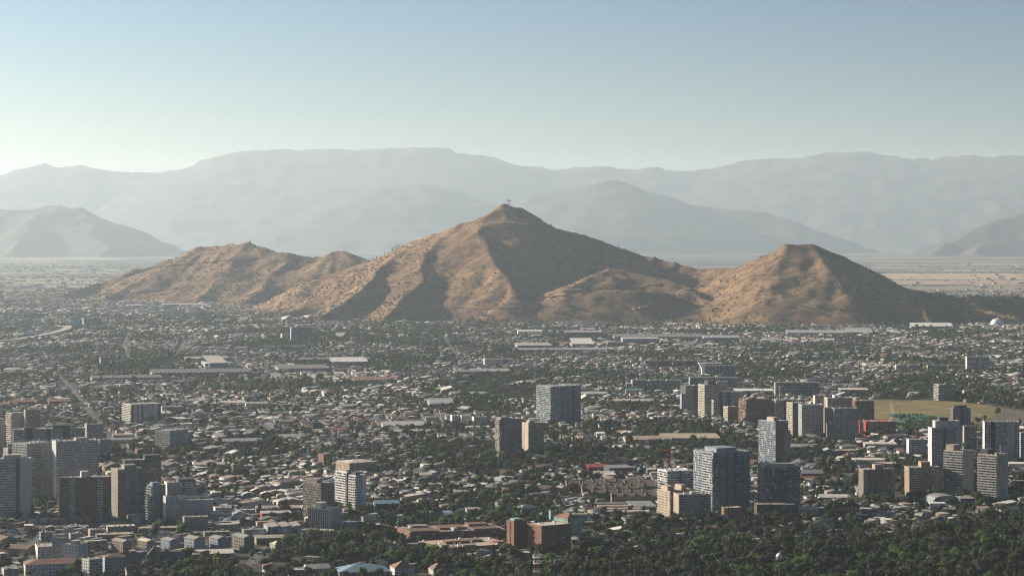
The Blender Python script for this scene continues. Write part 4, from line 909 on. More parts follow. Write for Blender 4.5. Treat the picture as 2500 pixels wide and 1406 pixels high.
HALLS = [
 ('pale sunlit hall, brightest roof in the far works', 812, 898, 893, 9, 105, 'white', 'bluegrey', 'saw', 4, 3, 0),
 ('low grey-roofed works running behind the bright hall', 735, 905, 886, 8, 50, 'grey', 'bluegrey', 'gable', 3, 3, 0),
 ('tan-roofed long works beside the bright hall', 680, 803, 909, 8, 110, 'gravel', 'warmgrey', 'gable', 4, 5, 0),
 ('long factory roof with brown monitor strips', 868, 972, 938, 8, 75, 'rust', 'dgrey', 'gable', 6, 3, 10),
 ('huge flat factory roof with wavy grey bays', 372, 610, 921, 9, 110, 'grey', 'warmgrey', 'gable', 3, 8, 0),
 ('second wavy factory roof before the huge one', 225, 395, 933, 8, 70, 'grey', 'warmgrey', 'gable', 3, 5, 0),
 ('tan diamond-shaped roof standing above the factory', 512, 556, 902, 14, 90, 'pale', 'bluegrey', 'shed', 12, 1, 0),
 ('thin pale roof strip amid trees above the factory', 452, 556, 884, 8, 32, 'pale', 'warmgrey', 'gable', 3, 1, 0),
 ('white strip roof at the foot of the sunlit hill', 397, 500, 748, 8, 90, 'pale', 'bluegrey', 'flat', 2, 1, 0),
 ('short pale strip roof before the sunlit hill', 310, 350, 751, 8, 80, 'pale', 'bluegrey', 'flat', 2, 1, 0),
 ('pale wide roof with a slanted end, far centre works', 1264, 1347, 855, 12, 105, 'pale', 'warmgrey', 'gable', 4, 6, 0),
 ('slanting pale roof behind the orange works', 1397, 1450, 850, 11, 85, 'white', 'warmgrey', 'shed', 5, 1, 0),
 ('wide blue-grey works roof below the pale slanted ones', 1255, 1480, 862, 8, 60, 'zinc', 'bluegrey', 'gable', 3, 4, 0),
 ('works with a bright orange-red gable wall', 1483, 1520, 848, 13, 40, 'grey', 'orange', 'flat', 4, 1, 0),
 ('large grey-blue works hall beside the orange one', 1520, 1610, 843, 17, 90, 'zinc', 'bluegrey', 'flat', 3, 1, 0),
 ('vast low grey works roof before the quarry hill', 1500, 1720, 832, 11, 130, 'grey', 'warmgrey', 'gable', 2, 6, 0),
 ('long hall with a white square sign end', 1718, 1805, 836, 13, 70, 'zinc', 'bluegrey', 'gable', 3, 2, 0),
 ('wide pale works roof under the round hill', 1922, 2065, 820, 9, 150, 'zinc', 'warmgrey', 'gable', 2, 8, 0),
 ('second pale works roof under the round hill', 2068, 2130, 818, 8, 190, 'zinc', 'warmgrey', 'gable', 2, 4, 0),
 ('low strip hall with white ribs by the round hill', 2225, 2325, 803, 8, 110, 'white', 'bluegrey', 'saw', 3, 2, 14),
 ('blue-walled far depot with pale roof', 1380, 1470, 820, 10, 60, 'zinc', 'navy', 'gable', 3, 2, 0),
 ('pale far depot beside rows of white tents', 1265, 1325, 817, 9, 60, 'white', 'white', 'gable', 3, 2, 0),
 ('yellow-walled small depot with sunlit wall', 1301, 1322, 826, 9, 30, 'white', 'ochre', 'flat', 3, 1, 0),
 ('sunlit flat shed at the works edge', 1421, 1453, 811, 8, 60, 'tan', 'warmgrey', 'gable', 3, 3, 0),
 ('blue-grey long roof, far centre', 1150, 1246, 915, 7, 70, 'zinc', 'bluegrey', 'gable', 3, 3, 0),
 ('grey roof with humped bays beside the far office', 1110, 1175, 918, 8, 50, 'grey', 'warmgrey', 'barrel', 4, 3, 0),
 ('pale skewed roof in front of tree rows', 1078, 1106, 962, 7, 45, 'pale', 'warmgrey', 'shed', 8, 1, 0),
 ('wide flat roof with a dark wall, far right of the hotel'.replace('far right of', 'beyond'), 2052, 2121, 965, 10, 45, 'pale', 'dgrey', 'flat', 6, 1, 0),
 ('pale wide market roof with low white front', 1795, 1890, 962, 6, 60, 'white', 'lgrey', 'flat', 3, 1, 0),
 ('long tan-roofed factory with sunlit ridge, largest in the middle ground', 1527, 1640, 1085, 7, 42, 'tan', 'beige', 'gable', 5, 2, 0),
 ('tan saw-roofed factory joined to the long one', 1618, 1757, 1083, 8, 62, 'tan', 'warmgrey', 'saw', 4, 5, 0),
 ('reddish long hall behind the tall dark tower', 1770, 1842, 1066, 6, 25, 'grey', 'brick', 'gable', 14, 1, 0),
 ('red-walled workshop among small houses', 1437, 1484, 1152, 6, 22, 'red', 'red', 'gable', 8, 1, 0),
 ('dark metal-clad hall beside the red workshop', 1487, 1542, 1158, 8, 28, 'zinc', 'dgrey', 'gable', 14, 2, 0),
 ('teal-walled low hall beside the metal-clad one', 1560, 1592, 1155, 5, 20, 'blue', 'teal', 'gable', 6, 1, 0),
 ('white-roofed shed below the metal-clad hall', 1450, 1500, 1163, 4, 16, 'pale', 'lgrey', 'gable', 4, 1, 0),
 ('vaulted shed in the back, first of the tan four', 1452, 1532, 1238, 3, 13, 'grey', 'warmgrey', 'barrel', 6, 1, 0),
 ('vaulted tan shed, second from the back', 1461, 1552, 1244, 3, 12, 'tan', 'warmgrey', 'barrel', 6, 1, 0),
 ('vaulted tan shed with glazed round end', 1474, 1565, 1251, 3, 12, 'tan', 'warmgrey', 'barrel', 6, 1, 0),
 ('front-most vaulted tan shed', 1484, 1585, 1258, 3, 13, 'pale', 'warmgrey', 'barrel', 6, 1, 0),
 ('grey sloping market roof beside the beige blocks', 1545, 1604, 1246, 4, 52, 'grey', 'lgrey', 'flat', 8, 1, 0),
 ('barrel-roofed blue gymnasium among park trees', 1033, 1106, 1268, 4, 24, 'blue', 'teal', 'barrel', 10, 1, 0),
 ('blue-fronted school block beside the gymnasium', 1140, 1172, 1260, 7, 18, 'gravel', 'bluegrey', 'flat', 6, 1, 0),
 ('teal low hall behind the park trees', 915, 975, 1243, 6, 20, 'blue', 'teal', 'gable', 5, 1, 0),
 ('white pitched roofs of a market by the mint clinic', 1228, 1278, 1234, 4, 30, 'white', 'pale', 'saw', 12, 3, 0),
 ('dark brick workshop with a flat roof', 1113, 1148, 1215, 6, 22, 'gravel', 'brick', 'flat', 12, 1, 0),
 ('white workshop with a red edge beside houses', 1012, 1054, 1170, 5, 20, 'pale', 'brick', 'gable', 5, 1, 0),
 ('wide white factory roof behind the two tan towers', 1138, 1196, 1051, 5, 25, 'pale', 'pale', 'flat', 3, 1, 0),
 ('wide white ribbed factory roof, middle ground', 935, 1040, 1050, 7, 62, 'zinc', 'lgrey', 'saw', 3, 5, 0),
 ('pale roofed yard hall before the ribbed factory', 955, 1052, 1062, 5, 20, 'pale', 'bluegrey', 'gable', 3, 1, 0),
 ('grey hip-like hall seen over treetops', 1050, 1108, 996, 7, 60, 'zinc', 'warmgrey', 'gable', 5, 1, 0),
 ('white folded roof like a paper tent', 690, 732, 1076, 5, 25, 'white', 'warmgrey', 'gable', 25, 1, 0),
 ('blue and yellow striped long workshop', 527, 640, 1090, 7, 24, 'zinc', 'teal', 'gable', 4, 1, 0),
 ('white shed roof beside the blue workshop', 475, 560, 1142, 4, 18, 'pale', 'lgrey', 'gable', 4, 1, 0),
 ('terracotta long barn with pale ridge, outer one', 22, 85, 992, 7, 30, 'rust', 'brick', 'gable', 3, 2, 0),
 ('terracotta long barn beside the avenue', 120, 182, 990, 7, 30, 'rust', 'brick', 'gable', 3, 2, 0),
 ('brown arched hall by the light grey block', 276, 325, 1075, 6, 22, 'tan', 'warmgrey', 'barrel', 4, 1, 0),
 ('grey hall with pale roof before the arched one', 255, 335, 1083, 5, 18, 'zinc', 'lgrey', 'gable', 4, 1, 0),
 ('white hall with gabled skylights, middle distance', 543, 600, 993, 7, 35, 'pale', 'white', 'saw', 4, 4, 0),
 ('white hall beside the skylit one', 600, 655, 995, 7, 25, 'pale', 'white', 'gable', 4, 2, 0),
 ('low grey roof with blue tarpaulin edge', 830, 905, 1000, 6, 30, 'zinc', 'bluegrey', 'gable', 3, 2, 0),
 ('beige long factory by the avenue trees', 1100, 1190, 968, 5, 35, 'zinc', 'lgrey', 'gable', 4, 2, 0),
 ('cream hall with a peaked end beside the blue tower', 1418, 1446, 985, 8, 45, 'pale', 'warmgrey', 'gable', 4, 1, 0),
 ('long thin cream roof behind the blue tower', 1420, 1482, 971, 7, 25, 'pale', 'warmgrey', 'gable', 2, 1, 0),
 ('long thin cream roof crossing the middle ground', 1500, 1595, 987, 6, 30, 'pale', 'warmgrey', 'gable', 2, 2, 0),
 ('green-roofed thin hall beyond the middle ground', 1528, 1570, 963, 8, 20, 'green', 'lgrey', 'gable', 3, 1, 0),
 ('bright white box roof beside the rear cluster', 1636, 1660, 999, 5, 30, 'white', 'white', 'flat', 3, 1, 0),
 ('broad flat roof behind the nursery, tan strip', 2090, 2120, 1080, 5, 20, 'pale', 'warmgrey', 'flat', 6, 1, 0),
 ('flat-roofed grey depot below the red-edged block', 2112, 2190, 1095, 6, 32, 'pale', 'grey', 'flat', 5, 1, 6),
 ('wide grey slanted roof behind the glassy tower', 1932, 1985, 1103, 7, 28, 'zinc', 'warmgrey', 'gable', 12, 2, 0),
 ('dark flat-roofed depot with teal front', 2005, 2042, 1113, 6, 26, 'zinc', 'teal', 'gable', 5, 1, 0),
 ('dark flat-roofed depot beside the teal-fronted one', 2043, 2088, 1113, 7, 26, 'gravel', 'dgrey', 'flat', 5, 1, 0),
 ('white curved-end building with ribbon windows', 2090, 2160, 1137, 7, 30, 'pale', 'white', 'flat', 12, 1, 0),
 ('cream flat roof beside the ribbon-windowed building', 2140, 2196, 1142, 5, 28, 'tan', 'beige', 'flat', 6, 1, 0),
 ('slate-roofed red-walled school behind the glassy tower', 1956, 2012, 1168, 6, 26, 'grey', 'brick', 'gable', 14, 1, 0),
 ('low terracotta school wing in front of the slate-roofed one', 1960, 2040, 1176, 4, 14, 'rust', 'brick', 'gable', 8, 1, 0),
 ('slate-grey round-roofed hangar with blue end by the cream towers', 2281, 2340, 1232, 6, 30, 'grey', 'bluegrey', 'barrel', 20, 1, 0),
 ('blue-banded box at the end of the hangar', 2345, 2380, 1235, 8, 22, 'gravel', 'navy', 'flat', 14, 1, 0),
 ('white multi-bay shed with three ridges near the brown slab', 2000, 2076, 1223, 4, 26, 'white', 'lgrey', 'gable', 10, 3, 0),
 ('white frame building with open arches at the frame edge', 2462, 2530, 1150, 9, 24, 'white', 'white', 'flat', 4, 1, 0),
 ('white stepped villa with terrace beside bright roofs', 2270, 2308, 1245, 7, 14, 'white', 'white', 'flat', 8, 1, 0),
 ('tan gabled roof pair in the sun near the park trees', 2378, 2418, 1250, 4, 16, 'tan', 'pale', 'gable', 14, 2, 0),
 ('wide grey roof at the frame edge above the park', 2462, 2530, 1242, 5, 20, 'zinc', 'lgrey', 'gable', 6, 2, 0),
 ('rusty long roof slanting through the park edge', 1712, 1756, 1300, 4, 14, 'rust', 'brick', 'gable', 30, 1, 0),
 ('long dark greenhouse roof at the park edge', 1528, 1590, 1278, 4, 18, 'grey', 'warmgrey', 'gable', 22, 1, 0),
 ('sunlit white yard roof beside the mint clinic', 1487, 1522, 1305, 4, 18, 'white', 'pale', 'shed', 8, 1, 0),
 ('low brown roof with white parapet by the park wall', 1450, 1500, 1316, 4, 14, 'brown', 'pale', 'flat', 6, 1, 0),
 ('grey car-park deck beside the blank brick block', 1396, 1450, 1325, 3, 18, 'gravel', 'grey', 'flat', 8, 1, 0),
 ('low concrete hall with skylight rows below the slab', 655, 735, 1302, 6, 34, 'gravel', 'grey', 'saw', 8, 3, 0),
 ('low concrete yard building below the skylit hall', 626, 700, 1330, 6, 24, 'gravel', 'warmgrey', 'flat', 5, 1, 0),
 ('red-fronted supermarket behind the skylit hall', 640, 712, 1268, 6, 24, 'zinc', 'red', 'flat', 5, 1, 0),
 ('sunlit cream roof strip behind the supermarket', 625, 735, 1250, 4, 16, 'pale', 'beige', 'gable', 3, 1, 0),
 ('white greenhouse-like tent in the park trees', 745, 770, 1327, 4, 12, 'white', 'white', 'barrel', 8, 1, 0),
]
for h_ in HALLS:
    lb, l, r, yb, hh, D_, rm_, wl, ty, th_, n_, lg = h_
    if D_ >= 50 and not lg and ty == 'gable': lg = int(5 + (r - l) / 14)
    hall(lb, l, r, yb, hh, D_, rm_, wl, 'saw' if ty == 'shed' else ty, th_, n_, lights=lg)

# dry field edges, dome stadium, ring roof, mausoleum, mast, cranes, cross, tanks
def dome_building():
    x, y = G(2435, 796); r = 22.0
    root = thing('domed_arena', 'white ribbed dome half lit by the sun at the hill foot', 'arena', (x, y, 0))
    mb = MB(); n = 32; prof = [(r * cos(a), 6 + r * sin(a) * .86) for a in np.linspace(0, pi / 2, 9)]; mb.lathe(prof, n); mb.build('dome', M_WHITE, root, smooth=True)
    mb = MB(); mb.lathe([(r - .5, 0), (r - .5, 6.0)], n); mb.build('drum', wallmat('grey'), root)
    mb = MB()
    for k in range(16):
        a = 2 * pi * k / 16; P = [(r * 1.004 * cos(t) * cos(a), r * 1.004 * cos(t) * sin(a), 6.1 + r * .862 * sin(t)) for t in np.linspace(0, pi / 2, 7)]
        for p, q in zip(P, P[1:]): mb.bar(p, q, .25)
    mb.build('rib', M_STEEL, root)['kind'] = 'stuff'
    mb = MB(); mb.lathe([(2, 24.5), (2, 27), (0, 28)], 10); mb.build('lantern', M_CONC, root); mark_rect(x - 25, y - 25, 0, 50, 50, 2)
dome_building()
x, y = G(2500, 800); mb = MB(); mb.bar((-12, 0, 0), (26, 0, 38), 1.1); mb.bar((26, 0, 38), (30, 10, 0), .6); mb.bar((26, 0, 38), (30, -10, 0), .6)
tag(mb.build('tilted_mast', M_WHITE, loc=(x, y, 0)), 'slanting white mast at the frame edge beside the dome', 'mast')

x, y = G(553, 1291); root = thing('ring_building', 'low ring-shaped building with a pale curved roof', 'school', (x, y, 0))
for nm, pr, m_ in (('wall', [(13, 0), (13, 6)], wallmat('warmgrey')), ('inner_wall', [(7, 6), (7, 0)], wallmat('taupe')), ('roof', [(13.6, 6), (13.6, 6.4), (6.5, 6.9), (6.5, 6.5)], roofmat('pale'))):
    mb = MB(); mb.lathe(pr, 28); mb.build(nm, m_, root)
for k in range(14):
    a = pi + pi * (k + .5) / 14; link('window', pane_mesh(1.6, 1.4, k % 3), root, (13.06 * cos(a), 13.06 * sin(a), 3.2), a + pi / 2)
mark_rect(x - 15, y - 15, 0, 30, 30, 1); LANDMARKS.append(('the ring-shaped school', x, y))

# chapel with steep gable
x, y = G(355, 1384); root = thing('chapel', 'stone chapel with steep pointed gable and dark slate nave roof', 'chapel', (x, y, 0), R(4))
mb = MB(); mb.box(0, 13, 0, 24, 0, 8.5); mb.add([(0, 0, 8.5), (13, 0, 8.5), (6.5, 0, 16.5)], [(0, 1, 2)]); mb.add([(0, 24, 8.5), (13, 24, 8.5), (6.5, 24, 16.5)], [(2, 1, 0)]); mb.build('wall', wallmat('taupe'), root)
mb = MB(); mb.add([(-.5, -.5, 8.2), (6.5, -.5, 17), (6.5, 24.5, 17), (-.5, 24.5, 8.2), (13.5, -.5, 8.2), (13.5, 24.5, 8.2)], [(0, 1, 2, 3), (1, 4, 5, 2)]); mb.build('roof', roofmat('dark'), root)
for sx, nm in ((-21, 'aisle'), (13.01, 'aisle')):
    mb = MB(); mb.box(sx, sx + 21, 7, 19, 0, 6.5); mb.build('aisle', wallmat('taupe'), root)
    mb = MB(); mb.add([(sx, 6.5, 6.4), (sx + 21, 6.5, 6.4), (sx + 21, 13, 11.5), (sx, 13, 11.5), (sx + 21, 19.5, 6.4), (sx, 19.5, 6.4)], [(0, 1, 2, 3), (3, 2, 4, 5), (1, 4, 2), (0, 3, 5)]); mb.build('aisle_roof', roofmat('dark'), root)
for a in (2.5, 6.5, 10.5): link('window', pane_mesh(1.0, 3.0 if a != 6.5 else 4.4, 0), root, (a, -.02, 3.0))
for a in range(5): link('window', pane_mesh(.9, 2.6, 0), root, (-19 + a * 4, 6.98, 1.6)); link('window', pane_mesh(.9, 2.6, 0), root, (15 + a * 4, 6.98, 1.6))
mb = MB(); mb.box(5.2, 7.8, -.1, -.02, 0, 2.6); mb.build('door', wallmat('brown'), root)
mb = MB(); mb.bar((6.5, 0, 16.8), (6.5, 0, 19), .12); mb.bar((5.8, 0, 18.3), (7.2, 0, 18.3), .1); mb.build('finial_cross', M_STEEL, root)
mark_rect(x - 22, y, R(4), 56, 24, 2); LANDMARKS.append(('the chapel', x + 6, y + 10))

# mausoleum and graves
x, y = G(1903, 1382); root = thing('mausoleum', 'pale domed mausoleum among dark cemetery trees', 'mausoleum', (x, y, 0))
mb = MB(); mb.box(-7, 7, -6, 6, 0, 5.5); mb.box(-3.4, 3.4, -7.4, -6, 0, 5); mb.build('wall', wallmat('pale'), root)
mb = MB(); mb.box(-7.4, 7.4, -6.4, 6.4, 5.5, 6.1); mb.build('cornice', M_CONC, root)
mb = MB(); mb.lathe([(3.2, 6.1), (3.2, 8.6)] + [(3.3 * cos(a), 8.6 + 3.3 * sin(a)) for a in np.linspace(0, pi / 2, 7)], 20); mb.build('dome', M_WHITE, root, smooth=True)
mb = MB(); mb.lathe([(.5, 11.8), (.5, 12.9), (0, 13.4)], 8); mb.build('lantern', M_CONC, root)
mb = MB(); mb.box(-1, 1, -7.5, -7.42, 0, 3.4); mb.build('door', wallmat('dgrey'), root)
mark_rect(x - 10, y - 10, 0, 20, 20, 2); LANDMARKS.append(('the domed mausoleum', x, y))
for k, (a, b, lb) in enumerate(((2160, 1388, 'low cream crypt with a stepped pediment in a cemetery clearing'), (2250, 1395, 'wide flat white tomb row under trees'), (1665, 1300, 'white chapel-like tomb at the wood edge'), (2115, 1330, 'small white crypt gleaming between dark crowns'),
                          (1590, 1372, 'tiny white tomb before the dark wood'), (1760, 1360, 'grey slab tomb in a gap of the wood'), (2360, 1352, 'square white tomb with a flat lid'), (1440, 1376, 'white tomb pair close to the round roof'), (2440, 1380, 'pale tomb half hidden near the frame edge'))):
    x, y = G(a, b); w = 3 + (k * 7) % 4; root = thing('tomb', lb, 'tomb', (x, y, 0), group='tombs in the cemetery wood')
    mb = MB(); mb.box(-w, w, -2, 2, 0, 3.2); mb.build('wall', wallmat('pale'), root)
    mb = MB(); mb.add([(-w - .3, -2.3, 3.2), (w + .3, -2.3, 3.2), (w + .3, 2.3, 3.2), (-w - .3, 2.3, 3.2), (0, -2.3, 4.8), (0, 2.3, 4.8)], [(0, 1, 4), (1, 2, 5, 4), (2, 3, 5), (3, 0, 4, 5)]); mb.build('roof', M_WHITE if k % 2 else M_CONC, root)
    mb = MB(); mb.box(-.7, .7, -2.1, -2.02, 0, 2.2); mb.build('door', wallmat('dgrey'), root); mark_rect(x - w, y - 12, 0, 2 * w, 16, 1)
# low perimeter wall of the cemetery
P = dens([G(a, b) for a, b in ((1840, 1322), (1960, 1316), (2110, 1310), (2150, 1302))], 10); root = thing('cemetery_wall', 'long low tan wall between the gardens and the dark wood', 'wall', (P[0][0], P[0][1], 0)); 
for p, q in zip(P, P[1:]):
    mb = MB(); a = Vector((p[0] - P[0][0], p[1] - P[0][1], 0)); b = Vector((q[0] - P[0][0], q[1] - P[0][1], 0)); L_ = (b - a).length; an = atan2(b.y - a.y, b.x - a.x)
    mb.box(0, L_ - .05, 0, .4, 0, 3.4); mb.box(-.2, .2, -.1, .5, 0, 3.8); o = mb.build('wall_panel', wallmat('tan'), root, (a.x, a.y, 0)); o.rotation_euler = (0, 0, an)
LANDMARKS.append(('the long tan wall', *P[15]))

# lattice mast, red and white
def lattice(name, label, cat, x, y, H, wb, wt, plats, mats2, seg=14):
    root = thing(name, label, cat, (x, y, 0))
    for s in range(2):
        mb = MB()
        for k in range(seg):
            if (k * 5 // seg) % 2 != s: continue
            z0, z1 = H * k / seg, H * (k + 1) / seg; w0 = wb + (wt - wb) * (k / seg) ** .7; w1 = wb + (wt - wb) * ((k + 1) / seg) ** .7
            C0 = [(w0, w0), (-w0, w0), (-w0, -w0), (w0, -w0)]; C1 = [(w1, w1), (-w1, w1), (-w1, -w1), (w1, -w1)]
            for i in range(4):
                j = (i + 1) % 4
                mb.bar((*C0[i], z0), (*C1[i], z1), .16); mb.bar((*C0[i], z0), (*C1[j], z1), .09); mb.bar((*C0[j], z0), (*C1[i], z1), .09); mb.bar((*C1[i], z1), (*C1[j], z1), .09)
        if mb.v: mb.build('lattice_section', mats2[s], root)
    for z, r in plats:
        mb = MB(); mb.lathe([(r, z), (r, z + .35), (0, z + .35)], 12)
        for k in range(12):
            a = 2 * pi * k / 12; mb.bar((r * cos(a), r * sin(a), z), (r * cos(a), r * sin(a), z + 2.6), .09)
        mb.lathe([(r, z + 2.5), (r + .12, z + 2.6), (r, z + 2.7)], 12); mb.build('platform', M_WHITE, root)
        for k in range(5):
            a = 2 * pi * k / 5 + z; mb = MB(); mb.box(-.25, .25, -.1, .1, 0, 2.2); o = mb.build('antenna_panel', M_WHITE, root, ((r + .3) * cos(a), (r + .3) * sin(a), z + .3)); o.rotation_euler = (0, 0, a + pi / 2)
    LANDMARKS.append(('the lattice mast', x, y)); mark_rect(x - 5, y - 5, 0, 10, 10, 2)
    return root
x, y = gx(1310, 1975), 1975.0
lattice('lattice_mast', 'red and white lattice mast carrying round antenna platforms', 'mast', x, y, 296 - (1328 - 565) / F_PX * 1975, 3.4, 1.1, ((24.0, 3.4), (19.0, 3.0), (10.5, 2.6)), (mat('faded red paint', (.22, .09, .07)), mat('weathered white paint', (.4, .39, .38))))
x, y = G(1432, 1409); root = thing('round_reservoir', 'round concrete water reservoir at the bottom edge between bushes', 'reservoir', (x, y, 0))
mb = MB(); mb.lathe([(6.8, 0), (6.8, 9)], 28); mb.build('wall', M_CONC, root, smooth=True); mb = MB(); mb.lathe([(7.1, 9), (7.1, 9.5), (6.2, 9.7), (0, 9.9)], 28); mb.build('lid', roofmat('gravel'), root)
mb = MB(); mb.box(-.8, .8, -.8, .8, 9.8, 10.6); mb.build('hatch', M_STEEL, root); mark_rect(x - 8, y - 8, 0, 16, 16, 1); LANDMARKS.append(('the round reservoir', x, y))

def crane(a, b, ytop, label, jl, ja):
    x, y = G(a, b); H = pz(ytop, y); root = thing('tower_crane', label, 'crane', (x, y, 0), group='red construction cranes')
    mb = MB(); n = 12
    for k in range(n):
        z0, z1 = H * k / n, H * (k + 1) / n
        for sx, sy in ((1, 1), (-1, 1), (-1, -1), (1, -1)): mb.bar((sx, sy, z0), (sx, sy, z1), .18)
        mb.bar((-1, -1, z0), (1, -1, z1), .12); mb.bar((1, 1, z0), (-1, 1, z1), .12); mb.bar((-1, 1, z0), (-1, -1, z1), .12)
    mb.build('mast', M_RED, root)
    mb = MB(); c, s = cos(ja), sin(ja)
    for off in (-.6, .6): mb.bar((-s * off, c * off, H), (jl * c - s * off, jl * s + c * off, H), .16)
    mb.bar((0, 0, H + 1.4), (jl * c, jl * s, H + .4), .16)
    for k in range(10): mb.bar((jl * c * k / 10, jl * s * k / 10, H + 1.2), (jl * c * (k + .5) / 10, jl * s * (k + .5) / 10, H), .1)
    mb.build('jib', M_RED, root)
    mb = MB(); mb.bar((0, 0, H), (-jl * .3 * c, -jl * .3 * s, H), .3); mb.box(-jl * .3 * c - 1, -jl * .3 * c + 1, -jl * .3 * s - 1, -jl * .3 * s + 1, H - 2, H + .3); mb.build('counterweight', M_CONC, root)
    mb = MB(); mb.bar((0, 0, H), (0, 0, H + 5), .25); mb.bar((0, 0, H + 5), (jl * .7 * c, jl * .7 * s, H + .7), .07); mb.build('apex', M_RED, root)
    mb = MB(); mb.box(-.9, .9, -2.1, -1.05, H - 2.4, H - .3); mb.build('cab', M_WHITE, root)
crane(1625, 1180, 1126, 'shorter red tower crane beside the white-framed block', 12, 1.2)
crane(1641, 1176, 1100, 'taller red tower crane behind the white-framed block', 16, 2.6)

# the cross on the summit
h_ = hit(TH, 1243, 507) or (gx(1243, 8500), 8500, 387)
x, y, z = h_[0], h_[1] + 6, float(sample(TH, h_[0], h_[1] + 6))
root = thing('summit_cross', 'tall steel cross standing on the highest hilltop', 'cross', (x, y, z - .5))
mb = MB(); mb.box(-1.2, 1.2, -1.0, 1.0, 0, 27); mb.build('post', mat('cross steel', (.12, .12, .12)), root)
mb = MB(); mb.box(-8.4, 8.4, -.9, .9, 20.5, 23); mb.build('crossbar', MATS['cross steel'], root)
mb = MB(); mb.box(-4, 4, -4, 4, -2, 1.6); mb.build('plinth', M_CONC, root)
x2 = x + 36; z2 = float(sample(TH, x2, y)); root = thing('summit_hut', 'small dark hut just down the ridge from the summit cross', 'hut', (x2, y, z2 - 1))
mb = MB(); mb.box(-3.2, 3.2, -3, 3, 0, 5); mb.build('wall', wallmat('dgrey'), root); mb = MB(); mb.box(-3.6, 3.6, -3.4, 3.4, 5, 5.5); mb.build('roof', roofmat('dark'), root)
for k, dx_ in enumerate((-9, 13)):
    zz = float(sample(TH, x + dx_, y)); mb = MB(); mb.bar((0, 0, -1), (0, 0, 8), .25); mb.box(-.8, .8, -.2, .2, 6.5, 8)
    tag(mb.build('antenna_pole', M_STEEL, loc=(x + dx_, y, zz)), ('short antenna pole on the sunlit side of the summit cross', 'short antenna pole between summit cross and hut')[k], 'antenna')
# white letters on the slope, too far away to be read
h_ = hit(TH, 1004, 602)
if h_:
    root = thing('hillside_sign', 'small white lettering on the hillside slope, unreadable', 'sign', (h_[0], h_[1], h_[2]))
    for k in range(3):
        mb = MB(); mb.bar((0, 0, -2), (2.4, 1, 8), .9); mb.build('letter_stroke', M_WHITE, root, (-7 + k * 5.5, 0, 0))

# slender light masts
for k, (a, b, t_, lb) in enumerate(((2241, 836, 815, 'white-headed floodlight mast standing in the far suburb'), (1529, 952, 922, 'pale slim mast in front of the blue-grey row'), (1383, 890, 862, 'thin striped mast beyond the works'), (1080, 1056, 1022, 'dark wooden-looking mast over the middle trees'), (2011, 836, 818, 'thin mast by the wide pale works'), (1903, 985, 945, 'thin pole before the broad dark block'))):
    x, y = G(a, b); H = pz(t_, y); root = thing('light_mast', lb, 'mast', (x, y, 0), group='slender masts')
    mb = MB(); mb.bar((0, 0, 0), (0, 0, H), .9, n=8, w2=.5); mb.build('pole', M_WHITE if k < 2 else M_STEEL, root); mb = MB(); mb.box(-2, 2, -.6, .6, H, H + 2.4); mb.build('lamp_head', M_WHITE, root)
# blue billboards / tanks at far left
for k, (a, b, w_, h2) in enumerate(((187, 795, 22, 17), (75, 828, 10, 11))):
    x, y = G(a, b); root = thing('billboard', ('large light blue advertising panel beside the far lilac block', 'small blue panel by the elevated motorway')[k], 'billboard', (x, y, 0))
    mb = MB(); mb.box(-w_ / 2, w_ / 2, -.3, .3, 5, 5 + h2); mb.build('panel', mat('sky blue print', (.08, .3, .55)), root)
    for sx in (-w_ / 3, w_ / 3): mb = MB(); mb.box(sx - .4, sx + .4, .35, 1, 0, 5 + h2 * .8); mb.build('post', M_STEEL, root)
# elevated motorway far left
P = dens([G(a, b) for a, b in ((-30, 842), (40, 836), (90, 828), (135, 818), (160, 810), (166, 804), (150, 802), (138, 804))], 6)
root = thing('motorway_viaduct', 'pale elevated motorway curving through the far suburb', 'viaduct', (P[0][0], P[0][1], 0))
V, F = ribbon([(p[0] - P[0][0], p[1] - P[0][1]) for p in P], 26, 9); mb = MB(); mb.add(V, F)
V, F = ribbon([(p[0] - P[0][0], p[1] - P[0][1]) for p in P], 26, 7.6); mb.add(V, F); mb.build('deck', mat('pale asphalt', (.32, .31, .29)), root)
mb = MB()
for p, q in zip(P, P[1:]):
    a = (p[0] - P[0][0], p[1] - P[0][1]); b = (q[0] - P[0][0], q[1] - P[0][1]); l_ = sqrt((b[0] - a[0]) ** 2 + (b[1] - a[1]) ** 2) or 1; nx_, ny_ = -(b[1] - a[1]) / l_ * 13, (b[0] - a[0]) / l_ * 13
    for s in (-1, 1): mb.bar((a[0] + s * nx_, a[1] + s * ny_, 9), (b[0] + s * nx_, b[1] + s * ny_, 9), .9)
mb.build('parapet', M_CONC, root)
for p in P[::2]:
    mb = MB(); mb.box(-1.5, 1.5, -1.5, 1.5, 0, 7.6); mb.build('pier', M_CONC, root, (p[0] - P[0][0], p[1] - P[0][1], 0))
V, F = ribbon(P, 34, 0)
for f in F: mark_poly([V[i][:2] for i in f], 2)
